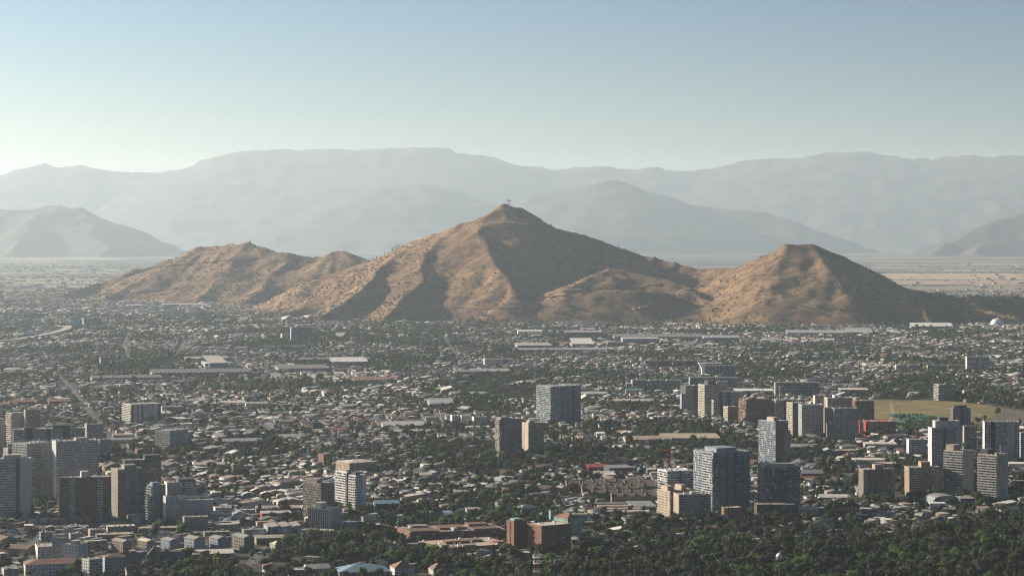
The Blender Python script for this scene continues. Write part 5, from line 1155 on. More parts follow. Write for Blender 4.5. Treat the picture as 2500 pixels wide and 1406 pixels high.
# ------------------------------------------------------------------ tree zones (photo outlines laid on the plain)
WOOD = [[G(a, b) for a, b in P] for P in (
    [(1310, 1385), (1400, 1378), (1500, 1366), (1560, 1352), (1700, 1344), (1870, 1342), (2100, 1334), (2160, 1314), (2330, 1292), (2480, 1274), (2640, 1268), (2760, 1500), (1080, 1500), (1110, 1440), (1250, 1405)],
    [(690, 1340), (760, 1326), (900, 1322), (965, 1325), (1000, 1362), (1130, 1382), (1300, 1384), (1290, 1410), (1000, 1392), (700, 1368)],
    [(420, 1425), (465, 1384), (560, 1384), (600, 1402), (560, 1440), (420, 1440)])]
GARDEN = [[G(a, b) for a, b in P] for P in (
    [(1490, 1268), (1620, 1275), (1900, 1272), (2150, 1286), (2090, 1312), (1500, 1334), (1400, 1340)], [(930, 1240), (1250, 1240), (1250, 1290), (960, 1296)],
    [(1130, 1080), (1500, 1085), (1500, 1150), (1130, 1150)], [(2190, 1120), (2280, 1120), (2280, 1230), (2190, 1230)], [(1990, 1130), (2090, 1140), (2090, 1210), (1990, 1195)],
    [(2080, 940), (2400, 930), (2500, 975), (2120, 975)], [(660, 820), (1080, 800), (1120, 835), (640, 845)])]
WOOD.append([G(a, b) for a, b in ((2300, 973), (2420, 982), (2510, 1000), (2500, 1003), (2420, 987), (2300, 976))])
def in_any(x, y, L):
    r = np.zeros(np.shape(x), bool)
    for P in L: r |= inpoly(np.asarray(x), np.asarray(y), P)
    return r
for P in WOOD: pass

# ------------------------------------------------------------------ house fabric
hr = np.random.default_rng(21)
seeds = []
for k in range(150):
    d = 1850 + (10500 - 1850) * hr.random() ** .8; seeds.append((hr.uniform(-.235, .235) * d, d, R(hr.choice([8, 12, 98, -25, 65, 40, -10])) + hr.normal(0, .06), hr.random()))
seeds = np.array(seeds)
LOTS = []      # x, y, angle, width, length, height, ridge, roof kind, seed brightness
def lattice_lots():
    for si, (sx, sy, an, br) in enumerate(seeds):
        far = 1.0 if sy < 4200 else 1.25 if sy < 6500 else 1.6
        lw, ld, st = (8.2 if br < .6 else 10.5) * far, 23.0 * far, 11.0
        rad = 900 if sy < 6000 else 1300; nb = 11
        bw, bd = lw * nb + st, ld * 2 + st
        i, j = np.meshgrid(np.arange(-int(rad / bw) - 1, int(rad / bw) + 1), np.arange(-int(rad / bd) - 1, int(rad / bd) + 1))
        k = np.arange(nb); s_ = np.array([0, 1])
        I, K, S = np.meshgrid(i.ravel(), k, s_, indexing='ij'); J = np.broadcast_to(j.ravel()[:, None, None], I.shape)
        u = I * bw + (K + .5) * lw; v = J * bd + np.where(S == 0, ld * .32, ld * 1.68)
        u = u.ravel(); v = v.ravel(); S = S.ravel()
        x = sx + cos(an) * u - sin(an) * v; y = sy + sin(an) * u + cos(an) * v
        m = (np.abs(x) < .2175 * y + 60) & (y > 1835) & (y < 12500)
        x, y, S = x[m], y[m], S[m]
        if not len(x): continue
        d2 = (x[:, None] - seeds[None, :, 0]) ** 2 + (y[:, None] - seeds[None, :, 1]) ** 2
        m = np.argmin(d2, 1) == si
        x, y, S = x[m], y[m], S[m]; n = len(x)
        if not n: continue
        for t in range(2):
            if t == 0:
                w = lw * hr.uniform(.72, .98, n); l = hr.uniform(.38, .62, n) * ld; h = np.where(hr.random(n) < .25, hr.uniform(4.8, 6.2, n), hr.uniform(2.6, 3.4, n)); keep = hr.random(n) < .93
                ox = hr.normal(0, .4, n); oy = hr.normal(0, 1.2, n)
            else:
                w = lw * hr.uniform(.35, .8, n); l = hr.uniform(.15, .3, n) * ld; h = hr.uniform(2.1, 2.8, n); keep = hr.random(n) < (.55 if far < 1.2 else .25)
                ox = hr.normal(0, 1.2, n); oy = np.where(S == 0, 1, -1) * ld * .46
            xx = x + cos(an) * ox - sin(an) * oy; yy = y + sin(an) * ox + cos(an) * oy
            for a in np.nonzero(keep)[0]:
                LOTS.append((xx[a], yy[a], an, w[a], l[a], h[a], t, si))
lattice_lots()
L = np.array(LOTS)
ok = (occ(L[:, 0], L[:, 1]) == 0)
for dx_, dy_ in ((6, 0), (-6, 0), (0, 7), (0, -7)): ok &= (occ(L[:, 0] + dx_, L[:, 1] + dy_) == 0)
ok &= sample(TH, L[:, 0], L[:, 1]) < 6
ok &= ~in_any(L[:, 0], L[:, 1], WOOD)
gd_ = in_any(L[:, 0], L[:, 1], GARDEN)
ok &= ~(gd_ & (hr.random(len(L)) < .55))
dens_n = fbm(L[:, 0] / 260, L[:, 1] / 420, 3, 31)
ok &= ~((dens_n < -.18) & (hr.random(len(L)) < .8))
ok &= ~((L[:, 1] > 8000) & (hr.random(len(L)) < .45))
L = L[ok]; n = len(L)
# a few large plots become workshops
big = (hr.random(n) < .035) & (L[:, 6] == 0)
L[big, 3] *= hr.uniform(1.8, 3.2, big.sum()); L[big, 4] *= hr.uniform(1.1, 1.7, big.sum()); L[big, 5] = hr.uniform(4, 7, big.sum())
pal_r = np.array([(.38, .37, .355), (.66, .63, .57), (.17, .17, .17), (.1, .062, .045), (.17, .085, .058), (.06, .06, .064), (.28, .23, .175), (.21, .22, .225)])
pal_w = np.array([(.36, .33, .27), (.46, .45, .42), (.2, .195, .19), (.24, .18, .12), (.16, .09, .065), (.19, .23, .23), (.32, .25, .16), (.28, .2, .17)])
seed_b = seeds[L[:, 7].astype(int), 3]
pr = np.array([.13, .09, .24, .18, .07, .17, .04, .08]); pr2 = np.array([.2, .16, .2, .12, .08, .1, .06, .08])
br_ = fbm(L[:, 0] / 210, L[:, 1] / 420, 3, 91)
rk = np.where((seed_b > .78) | (br_ > .12), hr.choice(8, n, p=pr2), hr.choice(8, n, p=pr))
bright_zone = in_any(L[:, 0], L[:, 1], [[G(a, b) for a, b in ((460, 1130), (760, 1140), (740, 1260), (520, 1260))], [G(a, b) for a, b in ((1320, 1040), (1540, 1040), (1540, 1080), (1320, 1080))]])
lowl_ = (1250 + L[:, 0] / L[:, 1] * F_PX < 640) & (HOR + CAM_H / L[:, 1] * F_PX > 1255)
rk = np.where(lowl_ & (hr.random(n) < .35), hr.choice([0, 1, 6], n), rk)
rk = np.where(bright_zone & (hr.random(n) < .6), hr.choice([0, 1, 6], n), rk)
wk = hr.choice(8, n, p=[.22, .2, .18, .12, .1, .06, .06, .06])
RC = pal_r[rk] * hr.uniform(.75, 1.2, (n, 1)); WC = pal_w[wk] * hr.uniform(.75, 1.15, (n, 1))
rtype = hr.choice(4, n, p=[.42, .28, .14, .16])     # gable, shed, hip, flat
rtype[L[:, 6] == 1] = hr.choice([1, 3], (L[:, 6] == 1).sum())
pitch = np.where(rtype == 0, hr.uniform(.22, .42, n), np.where(rtype == 1, hr.uniform(.08, .2, n), np.where(rtype == 2, hr.uniform(.3, .45, n), .02)))
swap = hr.random(n) < .35
def house_arrays(X, Y, an, w, l, h, rt, pitch, ov):
    """walls (4 quads + 2 gable triangles as one strip) and roof of every house; returns verts, quads, tris"""
    n = len(X); hw, hl = w / 2, l / 2
    rise = pitch * w / 2 * np.where(rt == 1, 2, 1)
    ins = np.where(rt == 2, np.minimum(hw * .9, hl * .8), -ov)
    z0 = np.zeros(n)
    V = np.zeros((n, 20, 3))
    loc = [(-hw, -hl, z0), (hw, -hl, z0), (hw, hl, z0), (-hw, hl, z0), (-hw, -hl, h), (hw, -hl, h), (hw, hl, h), (-hw, hl, h)]
    rx = np.where(rt == 1, hw, 0)
    gz = h + np.where(rt == 2, 0, rise)
    loc += [(rx, -hl, gz), (rx, hl, gz)]                                      # gable apexes
    e = h + .05; o = ov
    loc += [(-hw - o, -hl - o, e), (rx, -hl + ins, h + rise + .12), (rx, hl - ins, h + rise + .12), (-hw - o, hl + o, e),
            (hw + o, -hl - o, np.where(rt == 1, h + rise, e)), (hw + o, hl + o, np.where(rt == 1, h + rise, e)), (-hw - o, -hl - o, e - .18), (hw + o, -hl - o, e - .18), (hw + o, hl + o, e - .18), (-hw - o, hl + o, e - .18)]
    c, s = np.cos(an), np.sin(an)
    for k, (a, b, z) in enumerate(loc):
        V[:, k, 0] = X + c * a - s * b; V[:, k, 1] = Y + s * a + c * b; V[:, k, 2] = z
    q = np.array([(0, 1, 5, 4), (1, 2, 6, 5), (2, 3, 7, 6), (3, 0, 4, 7), (10, 11, 12, 13), (11, 14, 15, 12)]); t = np.array([(4, 5, 8), (7, 9, 6), (10, 14, 11), (15, 13, 12)])
    base = (np.arange(n) * 20)[:, None, None]
    return V.reshape(-1, 3), (q[None] + base), (t[None] + base)
X, Y, AN, W_, LN, HH = (L[:, i] for i in range(6))
W2 = np.where(swap, LN, W_); L2 = np.where(swap, W_, LN); 
px_, py_ = 1250 + X / Y * F_PX, HOR + CAM_H / Y * F_PX
inv = (px_ > 8) & (px_ < 2492) & (py_ < 1400) & (L[:, 6] == 0)
order = np.argsort(np.where(inv, Y, 1e9))
N_IND = 300
ind = np.zeros(n, bool); ind[order[:N_IND]] = True
M_HW = mat('house plaster', (1, 1, 1), attr=True, var=.16, scale=.2, rough=.9, spec=.2)
M_HR = mat('house roofing', (1, 1, 1), attr=True, var=.32, scale=.35, rough=.6, spec=.35)
ru = ~ind
V, Q, Tt = house_arrays(X[ru], Y[ru], AN[ru], W2[ru], L2[ru], HH[ru], rtype[ru], pitch[ru], .35)
nr = int(ru.sum())
wc, rc = WC[ru], RC[ru]
hip = rtype[ru] == 2
qc = np.zeros((nr, 6, 3)); qc[:, :4] = wc[:, None]; qc[:, 4:] = rc[:, None]
tc = np.zeros((nr, 4, 3)); tc[:, :2] = wc[:, None]; tc[:, 2:] = rc[:, None]
keep_t = np.ones((nr, 4), bool); keep_t[:, 2:] = hip[:, None]; keep_t[:, :2] = ~hip[:, None]
Qf = Q.reshape(-1, 4); Tf = Tt.reshape(-1, 3)[keep_t.ravel()]
mi = np.concatenate([np.tile([0, 0, 0, 0, 1, 1], nr), np.tile([0, 0, 1, 1], nr)[keep_t.ravel()]])
cc = np.concatenate([qc.reshape(-1, 3), tc.reshape(-1, 3)[keep_t.ravel()]])
me = npmesh('distant_houses', V, [Qf, Tf], [M_HW, M_HR], mi=mi, colr=cc)
ho_ = link('distant_houses', me); ho_['kind'] = 'stuff'
print('houses', n, 'tris', len(Qf) * 2 + len(Tf))

# labels that single things out by neighbours
ORD = ['first', 'second', 'third', 'fourth', 'fifth', 'sixth', 'seventh', 'eighth', 'ninth', 'tenth', 'eleventh', 'twelfth', 'thirteenth', 'fourteenth', 'fifteenth', 'sixteenth', 'seventeenth', 'eighteenth', 'nineteenth', 'twentieth']
def relabel(items):
    """items: (object, x, y, description, noun); counts outward from the closest landmark on each side"""
    LM = [(nm, *pix(x, y)) for nm, x, y in LANDMARKS if nm]
    bins = {}
    for it in items:
        px, py = pix(it[1], it[2]); best = min(LM, key=lambda l: (l[1] - px) ** 2 + ((l[2] - py) * 3.0) ** 2)
        dx, dy = px - best[1], (py - best[2]) * 2.2
        side = ('beyond' if dy < 0 else 'this side of') if abs(dy) > abs(dx) else ('on the sunlit side of' if dx < 0 else 'on the shaded side of')
        bins.setdefault((it[3], side, best[0]), []).append((dx * dx + dy * dy, it[0], it[4]))
    for (desc, side, nm), v in bins.items():
        v.sort(key=lambda a: a[0])
        for k, (_, o, noun) in enumerate(v):
            o['label'] = '%s %s %s%s %s' % (desc, noun, '' if len(v) == 1 else ORD[min(k, 19)] + ' out ', side, nm)
RN = ['zinc-grey', 'whitish', 'mid-grey', 'brown-tiled', 'rust-coloured', 'blackish', 'tan', 'blue-grey']; WN = ['cream', 'white', 'grey', 'ochre', 'brick', 'mint-grey', 'yellow', 'pinkish']
items = []
cham = {}
for i in np.nonzero(ind)[0]:
    root = thing('house', '', 'house', (X[i], Y[i], 0), AN[i], 'small houses between the towers and the park')
    z = np.zeros(1)
    Vh, Qh, Th = house_arrays(z, z, z, W2[i:i + 1], L2[i:i + 1], HH[i:i + 1], rtype[i:i + 1], pitch[i:i + 1], .4)
    wm = mat('house wall %s' % WN[wk[i]], tuple(pal_w[wk[i]]), var=.18, scale=.25, spec=.2); rm_ = mat('house roof %s' % RN[rk[i]], tuple(pal_r[rk[i]]), var=.28, scale=.4, rough=.5 if rk[i] in (0, 1, 7) else .85)
    hp = rtype[i] == 2
    mb = MB(); mb.add([tuple(v) for v in Vh[:10]], [tuple(q) for q in Qh[0][:4]] + ([] if hp else [tuple(t) for t in Th[0][:2]])); mb.build('wall', wm, root)
    mb = MB(); mb.add([tuple(v) for v in Vh[10:]], [tuple(q - 10) for q in Qh[0][4:]] + ([tuple(t - 10) for t in Th[0][2:]] if hp else []) + [(0, 6, 7, 4), (3, 9, 6, 0), (4, 7, 8, 5), (5, 8, 9, 3)]); hro = mb.build('roof', rm_, root)
    w_, l_, h_ = W2[i], L2[i], HH[i]
    for sgn in (-1, 1):
        for f in range(2 if h_ > 4.2 else 1):
            zz = .9 + f * 2.6; nwin = max(1, int(w_ / 3.4))
            for k in range(nwin): link('window', pane_mesh(1.2, 1.1, int(hr.choice(4))), root, ((k + .5) * w_ / nwin - w_ / 2, sgn * (l_ / 2 + .01), zz), 0 if sgn < 0 else pi)
    link('window', pane_mesh(1.4, 1.1, 0), root, (-w_ / 2 - .01, 0, .9), -pi / 2)
    mb = MB(); mb.box(.8, 1.8, -l_ / 2 - .07, -l_ / 2 - .005, 0, 2.05) if w_ > 7 else mb.box(w_ / 2 - 1.2, w_ / 2 - .3, -l_ / 2 - .13, -l_ / 2 - .08, 0, 2.05); mb.build('door', wallmat('brown'), root)
    if hr.random() < .3: mb = MB(); mb.box(w_ * .2, w_ * .2 + .6, 0, .6, h_, h_ + 1.9); mb.build('chimney', wallmat('brick'), hro)
    if hr.random() < .25: mb = MB(); mb.lathe([(.6, h_ + .3), (.6, h_ + 1.4), (0, h_ + 1.6)], 8, c=(-w_ * .2, l_ * .2)); mb.build('water_tank', M_WHITE if hr.random() < .5 else wallmat('black'), hro)
    items.append((root, X[i], Y[i], '%s%s-roofed %s-walled' % (('tall ' if h_ > 4.2 else ''), RN[rk[i]], WN[wk[i]]), 'house'))
relabel(items)

# mark houses so trees avoid the middle of roofs
hx_, hy_ = X, Y
for dx_ in (-3, 0, 3):
    for dy_ in (-3, 0, 3):
        ii = np.clip(((hx_ + dx_ - OX0) / OC).astype(int), 0, ONX - 1); jj = np.clip(((hy_ + dy_ - OY0) / OC).astype(int), 0, ONY - 1)
        m = OCC[jj, ii] == 0; OCC[jj[m], ii[m]] = 3

# ------------------------------------------------------------------ trees
M_LEAF = [mat('leaves deep green', (.022, .034, .014), rough=.7, var=.45, scale=.4, rand=.55, trans=.15, spec=.25), mat('leaves olive', (.036, .04, .019), rough=.7, var=.45, scale=.4, rand=.55, trans=.15, spec=.25),
          mat('leaves bright green', (.07, .105, .026), rough=.65, var=.35, scale=.4, rand=.35, trans=.3, spec=.25), mat('leaves brownish', (.045, .037, .026), rough=.8, var=.4, scale=.4, rand=.3, trans=.2, spec=.2)]
_t = (1 + 5 ** .5) / 2
ICO = np.array([(-1, _t, 0), (1, _t, 0), (-1, -_t, 0), (1, -_t, 0), (0, -1, _t), (0, 1, _t), (0, -1, -_t), (0, 1, -_t), (_t, 0, -1), (_t, 0, 1), (-_t, 0, -1), (-_t, 0, 1)]) / sqrt(1 + _t * _t)
ICF = [(0, 11, 5), (0, 5, 1), (0, 1, 7), (0, 7, 10), (0, 10, 11), (1, 5, 9), (5, 11, 4), (11, 10, 2), (10, 7, 6), (7, 1, 8), (3, 9, 4), (3, 4, 2), (3, 2, 6), (3, 6, 8), (3, 8, 9), (4, 9, 5), (2, 4, 11), (6, 2, 10), (8, 6, 7), (9, 8, 1)]
def crown_mesh(kind, seed, nl, nq, leaf, m_):
    """unit-height crown: leafy faces thrown around several lobes, each with a rough dark core"""
    r = np.random.default_rng(seed); V = []; F = []
    lobes = []
    for k in range(nl):
        if kind == 'round': a = r.uniform(0, 2 * pi); rr = .27 * sqrt(r.random()); z = r.uniform(.38, .8); c = (rr * cos(a), rr * sin(a), z); rad = r.uniform(.14, .22) * (1 - .25 * abs(z - .6))
        elif kind == 'tall': a = r.uniform(0, 2 * pi); rr = .16 * sqrt(r.random()); z = r.uniform(.28, .87); c = (rr * cos(a), rr * sin(a), z); rad = r.uniform(.09, .15)
        elif kind == 'cone': z = .14 + .78 * k / nl; a = r.uniform(0, 2 * pi); wd = .2 * (1 - z) + .02; c = (wd * .4 * cos(a), wd * .4 * sin(a), z); rad = wd + .03
        elif kind == 'column': z = .12 + .8 * k / nl; a = r.uniform(0, 2 * pi); c = (.015 * cos(a), .015 * sin(a), z); rad = .085 * (1.1 - abs(z - .45))
        else: a = r.uniform(0, 2 * pi); rr = .4 * sqrt(r.random()); c = (rr * cos(a), rr * sin(a), r.uniform(.3, .65)); rad = r.uniform(.2, .32)
        lobes.append((np.array(c), rad))
    for c, rad in lobes:
        o = len(V); V += [tuple(c + p * rad * r.uniform(.55, .85)) for p in ICO]; F += [(a + o, b + o, d + o) for a, b, d in ICF]
    for k in range(nq):
        c, rad = lobes[r.integers(nl)]
        v = r.normal(size=3); v[2] += .25; v /= np.linalg.norm(v)
        p = c + v * rad * r.uniform(.75, 1.22); nrm = v + r.normal(size=3) * .55; nrm /= np.linalg.norm(nrm)
        t1 = np.cross(nrm, (0, 0, 1.0)); t1 /= (np.linalg.norm(t1) + 1e-6); t2 = np.cross(nrm, t1)
        s1, s2 = leaf * r.uniform(.6, 1.4), leaf * r.uniform(.6, 1.4); o = len(V)
        V += [tuple(p - t1 * s1), tuple(p - t2 * s2 + nrm * leaf * .3), tuple(p + t1 * s1), tuple(p + t2 * s2)]; F.append((o, o + 1, o + 2, o + 3))
    me = bpy.data.meshes.new('crown'); me.from_pydata(V, [], F); me.materials.append(m_); return me
def trunk_mesh(kind):
    mb = MB(); mb.bar((0, 0, 0), (.01, 0, .45), .028, n=6, w2=.018)
    if kind in ('round', 'tall'):
        for a in (0.3, 2.2, 4.1): mb.bar((0, 0, .25), (.15 * cos(a), .15 * sin(a), .55), .014, n=5, w2=.006)
    else: mb.bar((.01, 0, .45), (0, 0, .85), .018, n=5, w2=.006)
    me = bpy.data.meshes.new('trunk'); me.from_pydata(mb.v, [], mb.f); me.materials.append(M_BARK); return me
KINDS_ = [('round', 11, 0), ('round', 12, 1), ('round', 13, 2), ('round', 14, 0), ('round', 15, 3), ('tall', 16, 0), ('tall', 17, 1), ('tall', 18, 2), ('cone', 19, 0), ('column', 20, 0), ('round', 21, 1), ('tall', 22, 3)]
CR = [crown_mesh(k, s, {'round': 9, 'tall': 9, 'cone': 7, 'column': 8}[k], 620 if k != 'column' else 300, .034 if k != 'column' else .024, M_LEAF[c]) for k, s, c in KINDS_]
TR = {k: trunk_mesh(k) for k in ('round', 'tall', 'cone', 'column')}
CRF = [crown_mesh(k, s + 50, 6, 70, .075, M_LEAF[c]) for k, s, c in KINDS_[:8]]
SHM = mat('hill scrub leaves', (.04, .04, .026), rough=.85, var=.35, scale=.2, rand=.4, trans=.1)
CRS = [crown_mesh('bush', 90 + k, 4, 40, .12, SHM) for k in range(3)]
for m_ in CRS:
    co = np.zeros(len(m_.vertices) * 3, dtype=np.float32); m_.vertices.foreach_get('co', co); co = co.reshape(-1, 3); co[:, 2] -= .12; m_.vertices.foreach_set('co', co.ravel())

def template_collection(name, meshes, trunks=None):
    cl = bpy.data.collections.new(name)
    for k, m_ in enumerate(meshes):
        if trunks is not None:
            me = m_.copy(); tk = TR[KINDS_[k][0]]
            # join trunk and crown into one mesh for the mass of distant trees
            nv = len(me.vertices); V = [tuple(v.co) for v in m_.vertices] + [tuple(v.co) for v in tk.vertices]; F = [tuple(p.vertices) for p in m_.polygons] + [tuple(i + nv for i in p.vertices) for p in tk.polygons]
            me = bpy.data.meshes.new('tree_form'); me.from_pydata(V, [], F); me.materials.append(m_.materials[0]); me.materials.append(M_BARK)
            me.polygons.foreach_set('material_index', [0] * len(m_.polygons) + [1] * len(tk.polygons))
        else: me = m_
        o = bpy.data.objects.new('%s_form_%02d' % (name, k), me); cl.objects.link(o)
    return cl
def scatter(name, P, rot, scl, idx, cl):
    me = bpy.data.meshes.new(name); n = len(P); me.vertices.add(n); me.vertices.foreach_set('co', np.ascontiguousarray(P, dtype=np.float32).ravel())
    a = me.attributes.new('spin', 'FLOAT_VECTOR', 'POINT'); r3 = np.zeros((n, 3), np.float32); r3[:, 2] = rot; a.data.foreach_set('vector', r3.ravel())
    a = me.attributes.new('size', 'FLOAT_VECTOR', 'POINT'); a.data.foreach_set('vector', np.ascontiguousarray(scl, dtype=np.float32).ravel())
    a = me.attributes.new('form', 'INT', 'POINT'); a.data.foreach_set('value', np.ascontiguousarray(idx, dtype=np.int32))
    o = bpy.data.objects.new(name, me); col.objects.link(o); o['kind'] = 'stuff'
    ng = bpy.data.node_groups.new(name, 'GeometryNodeTree')
    ng.interface.new_socket('Geometry', in_out='INPUT', socket_type='NodeSocketGeometry'); ng.interface.new_socket('Geometry', in_out='OUTPUT', socket_type='NodeSocketGeometry')
    N = ng.nodes; gi = N.new('NodeGroupInput'); go = N.new('NodeGroupOutput'); ci = N.new('GeometryNodeCollectionInfo'); ip = N.new('GeometryNodeInstanceOnPoints')
    ci.inputs['Collection'].default_value = cl; ci.inputs['Separate Children'].default_value = True; ci.inputs['Reset Children'].default_value = True
    ip.inputs['Pick Instance'].default_value = True
    def at(nm, t):
        q = N.new('GeometryNodeInputNamedAttribute'); q.data_type = t; q.inputs['Name'].default_value = nm; return q.outputs['Attribute']
    ng.links.new(gi.outputs[0], ip.inputs['Points']); ng.links.new(ci.outputs[0], ip.inputs['Instance'])
    ng.links.new(at('form', 'INT'), ip.inputs['Instance Index'])
    e2r = N.new('FunctionNodeEulerToRotation'); ng.links.new(at('spin', 'FLOAT_VECTOR'), e2r.inputs[0]); ng.links.new(e2r.outputs[0], ip.inputs['Rotation'])
    ng.links.new(at('size', 'FLOAT_VECTOR'), ip.inputs['Scale'])
    ng.links.new(ip.outputs[0], go.inputs[0])
    md = o.modifiers.new('scatter', 'NODES'); md.node_group = ng
    return o
tr = np.random.default_rng(77)
pts = []
def cand(n, y0, y1, pw=1.0):
    d = y0 + (y1 - y0) * tr.random(n) ** pw; x = tr.uniform(-1, 1, n) * (.2175 * d + 60); return x, d
def poisson_like(P, dmin):
    """thin to one point per cell"""
    key = np.floor(P / dmin).astype(int); _, u = np.unique(key[:, 0] * 100003 + key[:, 1], return_index=True); return P[u]
# woods
for P, step in zip(WOOD, (8.6, 8.6, 8, 9)):
    xs = [p[0] for p in P]; ys = [p[1] for p in P]
    gx_, gy_ = np.meshgrid(np.arange(min(xs), max(xs), step), np.arange(max(1800, min(ys)), max(ys), step))
    q = np.stack([gx_.ravel() + tr.normal(0, step * .35, gx_.size), gy_.ravel() + tr.normal(0, step * .35, gx_.size)], -1)
    m = inpoly(q[:, 0], q[:, 1], P) & (occ(q[:, 0], q[:, 1]) == 0) & (tr.random(len(q)) < .9 - .5 * (fbm(q[:, 0] / 60, q[:, 1] / 60, 2, 44) < -.25))
    q = q[m]; hh = tr.uniform(7, 18, len(q)) * (1 + .2 * fbm(q[:, 0] / 80, q[:, 1] / 80, 2, 45))
    kk = tr.choice(12, len(q), p=[.14, .12, .1, .11, .07, .11, .09, .08, .03, .03, .08, .04])
    pts.append(np.column_stack([q, hh, kk, np.full(len(q), 1.0)]))
# gardens and yards
dn = 120000
x, y = cand(dn, 1835, 8300, .8)
fb = fbm(x / 240, y / 400, 3, 52); gdn = in_any(x, y, GARDEN)
pm = np.clip(.48 - 1.7 * fbm(x / 260, y / 420, 3, 31) + .5 * fb, .07, 1); pm[gdn] = 1
lowl = (1250 + x / y * F_PX < 640) & (HOR + CAM_H / y * F_PX > 1255); pm[lowl] *= .4
# keep density per ground area roughly even
m = (tr.random(dn) < pm) & (sample(TH, x, y) < 10) & (occ(x, y) != 1) & (occ(x, y) != 2) & ~in_any(x, y, WOOD)
m &= ~((occ(x, y) == 3) & (tr.random(dn) < .55))
x, y = x[m], y[m]
q = np.column_stack([x, y]); hh = tr.uniform(4.5, 11, len(q)) * np.where(tr.random(len(q)) < .1, 1.5, 1)
kk = tr.choice(12, len(q), p=[.16, .15, .13, .13, .07, .06, .06, .04, .03, .03, .1, .04])
pts.append(np.column_stack([q, hh, kk, np.zeros(len(q))]))
# hand-placed large trees of the photo: column, row of foot, height, form
for a, b, h_, k in ((385, 1312, 17, 2), (443, 1312, 16, 2), (80, 1318, 14, 0), (150, 1378, 10, 2), (188, 1406, 16, 8), (465, 1362, 11, 2), (500, 1370, 12, 0), (530, 1375, 11, 0), (486, 1400, 9, 1), (615, 1366, 10, 7), (934, 1330, 17, 9), (1005, 1285, 12, 2), (982, 1290, 13, 2), (1120, 1285, 13, 2), (1080, 1288, 12, 2),
                   (1545, 1300, 16, 0), (1600, 1300, 14, 0), (1650, 1285, 15, 0), (1680, 1290, 13, 3), (2030, 1278, 17, 0), (2065, 1280, 13, 0), (2000, 1290, 11, 2), (1248, 1395, 11, 2), (1285, 1400, 10, 2), (1180, 1398, 11, 2), (1470, 1400, 14, 2), (1520, 1402, 12, 7), (1890, 1402, 15, 9), (2360, 1290, 13, 0), (2440, 1275, 12, 1),
                   (880, 1402, 9, 2), (1020, 1404, 8, 0), (1365, 1240, 10, 2), (1890, 1270, 13, 0), (1340, 1335, 11, 0), (1380, 1335, 12, 0), (335, 1412, 8, 2), (428, 1404, 9, 2), (408, 1412, 9, 0)):
    x, y = G(a, b); pts.append(np.array([[x, y, h_, k, 2.0]]))
TP = np.concatenate(pts)
tz = np.maximum(sample(TH, TP[:, 0], TP[:, 1]), 0)
wid_ = TP[:, 2] * tr.uniform(.85, 1.25, len(TP))
kindn = np.array([KINDS_[int(k)][0] for k in TP[:, 3]])
pxt, pyt = 1250 + TP[:, 0] / TP[:, 1] * F_PX, HOR + CAM_H / TP[:, 1] * F_PX
vis = (pxt > 5) & (pxt < 2495) & (pyt < 1404 + 30)
score = TP[:, 2] / TP[:, 1] * 1e3 - np.abs(TP[:, 1] - 2030) * .004 + (TP[:, 4] == 2) * 20
od = np.argsort(np.where(vis, -score, 1e9)); ti = np.zeros(len(TP), bool); ti[od[:300]] = True
items = []
SH = {'round': 'round-crowned', 'tall': 'tall narrow-crowned', 'cone': 'cone-shaped', 'column': 'pillar-shaped'}
CN = ['deep green', 'olive', 'bright green', 'brownish']
for i in np.nonzero(ti)[0]:
    k = int(TP[i, 3]); kd = KINDS_[k]
    root = thing('tree', '', 'tree', (TP[i, 0], TP[i, 1], tz[i]), tr.uniform(0, 6.28), 'large trees of the park and the near gardens')
    root.scale = (wid_[i], wid_[i], TP[i, 2])
    link('trunk', TR[kd[0]], root); link('crown', CR[k], root)
    items.append((root, TP[i, 0], TP[i, 1], '%s %s' % (CN[kd[2]], SH[kd[0]]), 'tree'))
relabel(items)
TC = template_collection('near_tree', CR, True); TCF = template_collection('far_tree', CRF)
def emit(name, m, cl, nform):
    P = np.column_stack([TP[m, 0], TP[m, 1], tz[m]]); S = np.column_stack([wid_[m], wid_[m], TP[m, 2]])
    scatter(name, P, tr.uniform(0, 6.28, m.sum()), S, TP[m, 3].astype(int) % nform, cl)
nearm = TP[:, 1] < 3600
emit('cemetery_woodland', ~ti & (TP[:, 4] == 1), TC, 12)
emit('garden_tree_mass', ~ti & (TP[:, 4] != 1) & nearm, TC, 12)
emit('distant_tree_mass', ~ti & (TP[:, 4] != 1) & ~nearm, TCF, 8)
print('trees', len(TP), 'houses', n)

# scrub on the hills
n_ = 110000
sx_ = tr.uniform(-2300, 2200, n_); sy_ = tr.uniform(7400, 10900, n_); sz_ = sample(TH, sx_, sy_)
pz_ = np.clip(.35 + 1.2 * fbm(sx_ / 130, sy_ / 130, 3, 61), 0, 1) * np.clip(1.15 - sz_ / 260, .1, 1) * np.where(sx_ < -300, 1.2, np.where(sx_ > 700, .7, .6))
m = (sz_ > 3) & (tr.random(n_) < pz_)
P = np.column_stack([sx_, sy_, sz_ - .3])[m]; s_ = tr.uniform(3.5, 8.5, len(P)) * np.where(tr.random(len(P)) < .12, 1.4, 1)
scatter('hillside_scrub', P, tr.uniform(0, 6, len(P)), np.column_stack([s_, s_, s_ * .85]), tr.integers(0, 3, len(P)), template_collection('scrub', CRS))
print('scrub', len(P))
